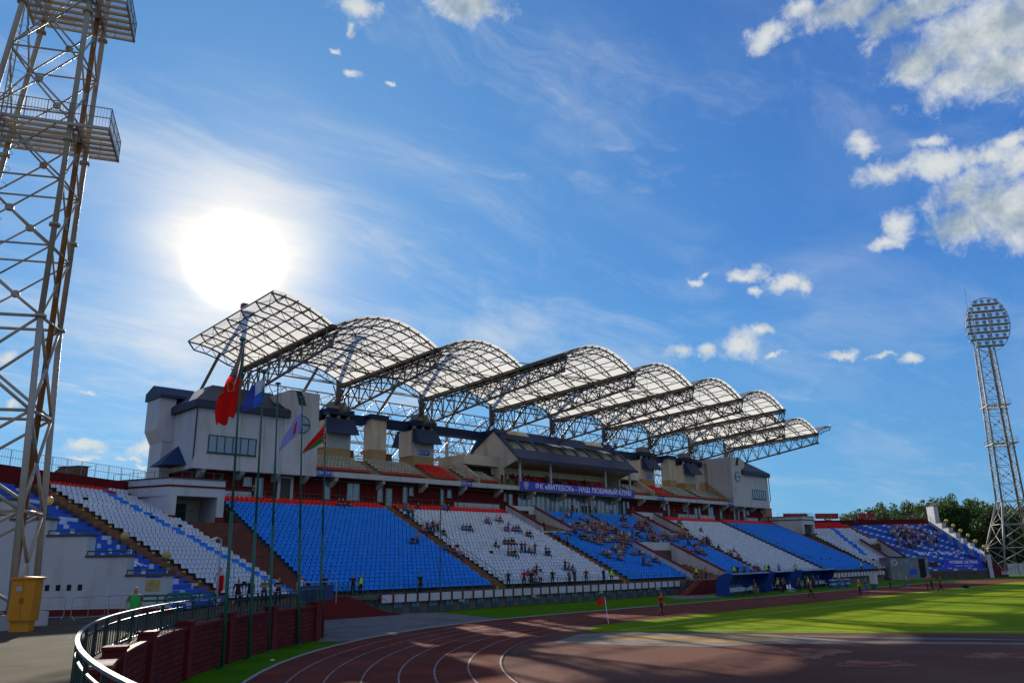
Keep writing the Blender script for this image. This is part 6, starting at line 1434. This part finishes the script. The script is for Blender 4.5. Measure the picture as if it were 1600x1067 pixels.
# seated spectators
def seat_at(X_, row): return X_, Y0S + row * RUN + .42, Z0S + row * RISE
def sitp(X_, row, c, label, group, po=None, tr='jeans'):
    x, y, z = seat_at(X_, row)
    if invom(x, y, .5): return
    person(x, y, z, rp.uniform(-.4, .4), po or rp.choice(['sit', 'sit_b', 'sit', 'sit_b', 'clap']), c, tr, label, group, hair=rp.choice([0, 0, 1, 1, 2]), sc=rp.uniform(.94, 1.06))
cols = ['black', 'navy', 'grey', 'maroonc', 'white', 'pink', 'tan', 'grey', 'black', 'blue', 'teal', 'khaki', 'violet', 'red']
def names(c): return {'black': 'black', 'navy': 'navy', 'grey': 'grey', 'maroonc': 'dark red', 'white': 'white', 'pink': 'pink', 'tan': 'tan', 'blue': 'blue', 'teal': 'teal', 'khaki': 'khaki', 'violet': 'violet', 'red': 'red', 'yellow': 'yellow', 'orange': 'orange', 'green': 'green'}[c]
# clusters given by where they sit: (pixel x, pixel y) turned into seat positions on the terrace plane
def plane_pt(px, py):
    d = RM @ Vector((px - 800, py - 533.5, 1225)); k = RISE / RUN; t = (Z0S + .6 - k * Y0S - CAM_H) / (d.z - k * d.y); return d.x * t, d.y * t
def cluster(px, py, n, grp, lab):
    x, y = plane_pt(px, py); row = max(0, min(NR - 1, int((y - Y0S) / RUN)))
    for i in range(n):
        c = rp.choice(cols); sitp(x + (i - (n - 1) / 2) * .56 + rp.uniform(-.05, .05), row, c, 'spectator in %s %s' % (names(c), lab), 'spectators in %s %s' % (names(c), grp))
for px, py, n in ((531, 784, 2), (543, 784, 1)): cluster(px, py, n, 'on the red seats of the near blue block', 'on the red seats above the near blue block')
cluster(643, 842, 1, 'in the near blue block', 'at the right edge of the near blue block'); cluster(650, 842, 1, 'in the near blue block', 'at the right edge of the near blue block')
WL = (('near the upper stairs of the white block', [(634, 793, 2), (653, 790, 1), (642, 805, 2), (699, 793, 2), (674, 816, 1)]), ('in the upper left of the white block', [(669, 827, 3), (683, 827, 2), (691, 829, 1), (727, 822, 3)]), ('along the right edge of the white block', [(762, 813, 2), (779, 810, 2), (791, 824, 2), (804, 824, 3), (829, 835, 2), (772, 848, 1), (788, 843, 2), (799, 844, 2)]), ('in the lower right of the white block', [(801, 864, 3), (816, 857, 2), (829, 857, 3), (854, 862, 2), (889, 888, 2), (829, 892, 3), (832, 903, 2), (835, 890, 1), (893, 885, 1)]), ('low on the stairs side of the white block', [(700, 856, 1), (711, 859, 1), (719, 864, 1)]))
for g_, lst in WL:
    for px, py, n in lst: cluster(px, py, n, g_, g_)
for px, py, n in ((1098, 828, 1), (1102, 842, 3), (1109, 846, 2), (1121, 854, 1), (1138, 860, 1), (1146, 858, 1), (1156, 870, 2), (1060, 814, 2)): cluster(px, py, n, 'in the far white block', 'in the far white block')
zones = [((82, 95), 'left of the aisle', 128), ((97, 112), 'right of the aisle', 92)]
taken = set()
for (a, c_), g_, n in zones:
    k = 0; tries = 0
    while k < n and tries < 2000:
        tries += 1
        if rp.random() < .75: cx = rp.choice([84, 86.5, 88, 90.5, 92, 94.3, 98, 100.5, 102, 104, 108] if True else []); x0 = cx + rp.uniform(-1.2, 1.2)
        else: x0 = rp.uniform(a, c_)
        if not a + .3 < x0 < c_ - .3: continue
        row = int(rp.triangular(3, 26, 17)); m_ = rp.choice([1, 2, 2, 3, 4])
        for i in range(m_):
            x = a + round((x0 + i * .56 - a) / .56) * .56
            if x > c_ - .3 or (round(x, 1), row) in taken: continue
            xx, yy, _ = seat_at(x, row)
            if invom(xx, yy, .6): continue
            taken.add((round(x, 1), row)); c = rp.choice(cols + ['grey', 'black', 'tan'] + (['yellow'] if rp.random() < .1 else [])); side_ = 'high on' if row > 16 else ('half way up' if row > 8 else 'low on')
            sitp(x, row, c, 'spectator in %s sitting %s the central blue block %s' % (names(c), side_, g_), 'spectators in %s %s %s' % (names(c), side_, g_)); k += 1
# people in the upper tier and on the concourse
for i in range(34):
    x = rp.uniform(84.8, 95.5) if i < 22 else rp.uniform(96.5, 103); row = rp.choice([0, 1, 2, 3]); c = rp.choice(['black', 'black', 'navy', 'maroonc'])
    person(x, 83.3 + row * UR + .42, 15.15 + row * UZ, rp.uniform(-.4, .4), rp.choice(['sit', 'sit_b']), c, 'black', 'spectator in %s on the red balcony seats above the banner' % names(c), 'spectators in %s above the banner' % names(c), hair=rp.choice([0, 1]))
for i, x in enumerate((82.6, 83.5, 84.3, 79.8, 80.9)): person(x, 83.1, 15.1, 0, 'stand', ['black', 'maroonc', 'navy', 'black', 'pink'][i], 'black', ['man in black', 'woman in dark red', 'man in navy', 'man in black', 'woman in pink'][i] + ' at the balcony railing left of the banner', 'people at the balcony railing')
for i, x in enumerate((94.0, 95.0, 96.5, 97.3, 98.2, 99.6, 109.5)): c = ['black', 'white', 'black', 'navy', 'black', 'grey', 'red'][i]; person(x, 82.2, ZW, 0, 'stand', c, 'black', 'person in %s standing on the concourse under the banner' % names(c), 'people on the concourse under the banner')
person(41.0, 82.3, ZW, .3, 'folded', 'black', 'black', 'man in black on the concourse under the near pavilion'); person(155.6, 82.0, ZW, .3, 'stand', 'black', 'black', 'man in black on the concourse at the far pavilion'); person(121.3, 82.0, ZW, .3, 'stand', 'black', 'black', 'person in black on the concourse before the far maroon wall')
for (x, row, c) in ((78.9, 12, 'green'), (78.9, 14, 'teal'), (79.0, 17.5, 'black')): person(x, Y0S + row * RUN + .3, Z0S + row * RISE, .3, 'stand', c, 'black', 'person in %s standing in the stairs beside the white block' % names(c), 'people standing in the stairs')
# fans on the painted steps of the far stand
fc = ['white', 'white', 'black', 'navy', 'blue', 'pink', 'grey', 'white', 'tan', 'maroonc']; used_ = set(); k = 0
while k < 64:
    u = rp.triangular(-9.5, 1.0, -3.5); row = int(rp.triangular(9, 23, 17)); u = round(u / .6) * .6
    if (round(u, 1), row) in used_: continue
    used_.add((round(u, 1), row)); q = W2(u, row * RUN + .4); c = rp.choice(fc)
    person(2 * XC - q[0], q[1], Z0S + row * RISE, R_(-47) + rp.uniform(-.4, .4), rp.choice(['arms_up', 'stand', 'clap', 'stand', 'folded']), c, rp.choice(['jeans', 'black', 'tan']), 'standing fan in %s on the painted blue steps of the far stand' % names(c), 'fans in %s on the painted steps' % names(c), hair=rp.choice([0, 1, 2])); k += 1
q = W2(4.0, 19); person(2 * XC - q[0], q[1], Z0S + 19 / RUN * RISE, R_(-47), 'stand', 'black', 'black', 'man in black standing alone at the top of the painted steps')

# ------------------------------------------------------------------ trees beyond the far stand
m_leaf = [mat('leaves_%d' % i, c, .6, .35, 1.2, trans=.35) for i, c in enumerate(((0.045, 0.085, 0.014), (0.035, 0.068, 0.016), (0.060, 0.100, 0.020)))]
m_bark = mat('bark', (0.09, 0.065, 0.045), .9, .3, 3)
def crown_mesh(seed, m_, r=4.6, h=15.0, n=4200):
    g = random.Random(seed); b = MB(); lobes = []
    for k in range(17):
        z = g.uniform(.12, 1.0); rr = r * (1 - .55 * abs(z - .38) - .35 * max(0, z - .6)) ; a = g.uniform(0, 6.28); d = rr * g.uniform(.15, .85)
        lobes.append((Vector((d * math.cos(a), d * math.sin(a), z * h)), r * g.uniform(.26, .46)))
    for i in range(n):
        c, R0 = g.choice(lobes); v = Vector((g.gauss(0, 1), g.gauss(0, 1), g.gauss(0, 1))).normalized() * R0 * (g.random() ** .35) * g.choice([1, 1, 1.15]); p = c + Vector((v.x, v.y, v.z * 1.25))
        s = g.uniform(.16, .36); u = Vector((g.gauss(0, 1), g.gauss(0, 1), g.gauss(0, 1))).normalized(); w = u.cross(Vector((g.gauss(0, 1), g.gauss(0, 1), g.gauss(0, 1)))).normalized()
        b.add([p - u * s, p - w * s * .6, p + u * s, p + w * s * .6], [(0, 1, 2, 3)])
    return b.mesh('tree_crown', m_)
def trunk_mesh(seed, h=15.0):
    g = random.Random(seed); b = MB(); b.tube((0, 0, -4), (0, 0, h * .45), .34, 8, 0, .2); b.tube((0, 0, h * .45), (.2, .1, h * .85), .2, 6, 0, .06)
    for k in range(9): a = g.uniform(0, 6.28); z = h * g.uniform(.12, .7); b.tube((0, 0, z), (math.cos(a) * 2.9, math.sin(a) * 2.9, z + 2.6), .10, 5, 0, .03)
    return b.mesh('tree_trunk', m_bark)
CRS = [crown_mesh(i, m_leaf[i % 3]) for i in range(4)]; TRS = [trunk_mesh(i) for i in range(2)]
def bear(px, d):
    v = RM @ Vector((px - 800, 880 - 533.5, 1225)); k = d / math.hypot(v.x, v.y); return v.x * k, v.y * k
g = random.Random(5); TR = []
tops = [(1300, 797), (1325, 790), (1352, 784), (1378, 774), (1402, 780), (1428, 776), (1452, 772), (1478, 766), (1503, 763), (1528, 770), (1552, 775), (1578, 776), (1604, 772), (1630, 770)]
def topz(px, py, d):
    v = RM @ Vector((px - 800, py - 533.5, 1225)); return CAM_H + v.z * d / math.hypot(v.x, v.y)
for row_, (d0, dy_) in enumerate(((262, 6), (246, 13), (300, 2))):
    for i, (px, py) in enumerate(tops):
        px2 = px + (0, 13, 6)[row_] + g.uniform(-4, 4)
        if row_ == 1 and px < 1370: continue
        d = d0 + g.uniform(-6, 6); x, y = bear(px2, d); zt_ = topz(px2, py + dy_ + g.uniform(-2, 5), d); TR.append((x, y, zt_, row_))
lt = {0: 'tree in the middle line of the wood', 1: 'tree in the nearest line behind the far tower', 2: 'tree at the back of the wood'}
for k, (x, y, zt_, row_) in enumerate(TR):
    t = thing('tree', (ORD[k % 14 + 1] + ' from the left, ' + lt[row_]), 'tree', (x, y, 0), g.uniform(0, 6), 'trees beyond the far stand'); s = zt_ / 17.2
    for me_, nm in ((CRS[k % 4], 'crown'), (TRS[k % 2], 'trunk')):
        o = bpy.data.objects.new(nm, me_); COL.objects.link(o); o.parent = t; o.scale = (1.0, 1.0, s); o.location = (0, 0, 0)
b = MB(); gg = random.Random(9)
for i in range(9000):
    d = gg.uniform(240, 290); x, y = bear(gg.uniform(1290, 1640), d); z = gg.uniform(0, 8) * gg.random() ** .4; s = gg.uniform(.25, .6); u = Vector((gg.gauss(0, 1), gg.gauss(0, 1), gg.gauss(0, 1))).normalized(); w = u.cross(Vector((gg.gauss(0, 1), gg.gauss(0, 1), gg.gauss(0, 1)))).normalized(); p = Vector((x, y, z)); b.add([p - u * s, p - w * s * .6, p + u * s, p + w * s * .6], [(0, 1, 2, 3)])
o = b.build('undergrowth', m_leaf[1]); o['kind'] = 'stuff'; o['label'] = 'dense undergrowth below the trees beyond the far stand'; o['category'] = 'undergrowth'

# past 290 people the smallest ones on the far stands become one crowd
PP = [o for o in COL.objects if o.name.split('.')[0] == 'person']
PP.sort(key=lambda o: o.location.length)
far = [o for o in PP if not o.children and o.get('group', '').startswith(('spectators', 'fans'))]
ncut = max(0, len(PP) - 290); far = far[len(far) - ncut:] if ncut else []
if far:
    b = MB(); ml = []; cache = {}
    for o in far:
        me = o.data
        if me.name not in cache: cache[me.name] = (np.array([v.co[:] for v in me.vertices]), [tuple(p.vertices) for p in me.polygons], [p.material_index for p in me.polygons])
        V_, F_, I_ = cache[me.name]; sl_ = []
        for k in range(5):
            m_ = o.material_slots[k].material
            if m_ not in ml: ml.append(m_)
            sl_.append(ml.index(m_))
        c_, s_ = math.cos(o.rotation_euler.z), math.sin(o.rotation_euler.z); q = V_ * np.array(o.scale[:])
        P = np.stack([q[:, 0] * c_ - q[:, 1] * s_ + o.location.x, q[:, 0] * s_ + q[:, 1] * c_ + o.location.y, q[:, 2] + o.location.z], 1)
        n0 = len(b.m); b.add(P.tolist(), F_); b.m[n0:] = [sl_[i] for i in I_]
    for o in far: bpy.data.objects.remove(o)
    o = b.build('crowd', ml, None, True); o['kind'] = 'stuff'; o['label'] = 'the rest of the crowd, farthest fans on the far stands'; o['category'] = 'crowd'
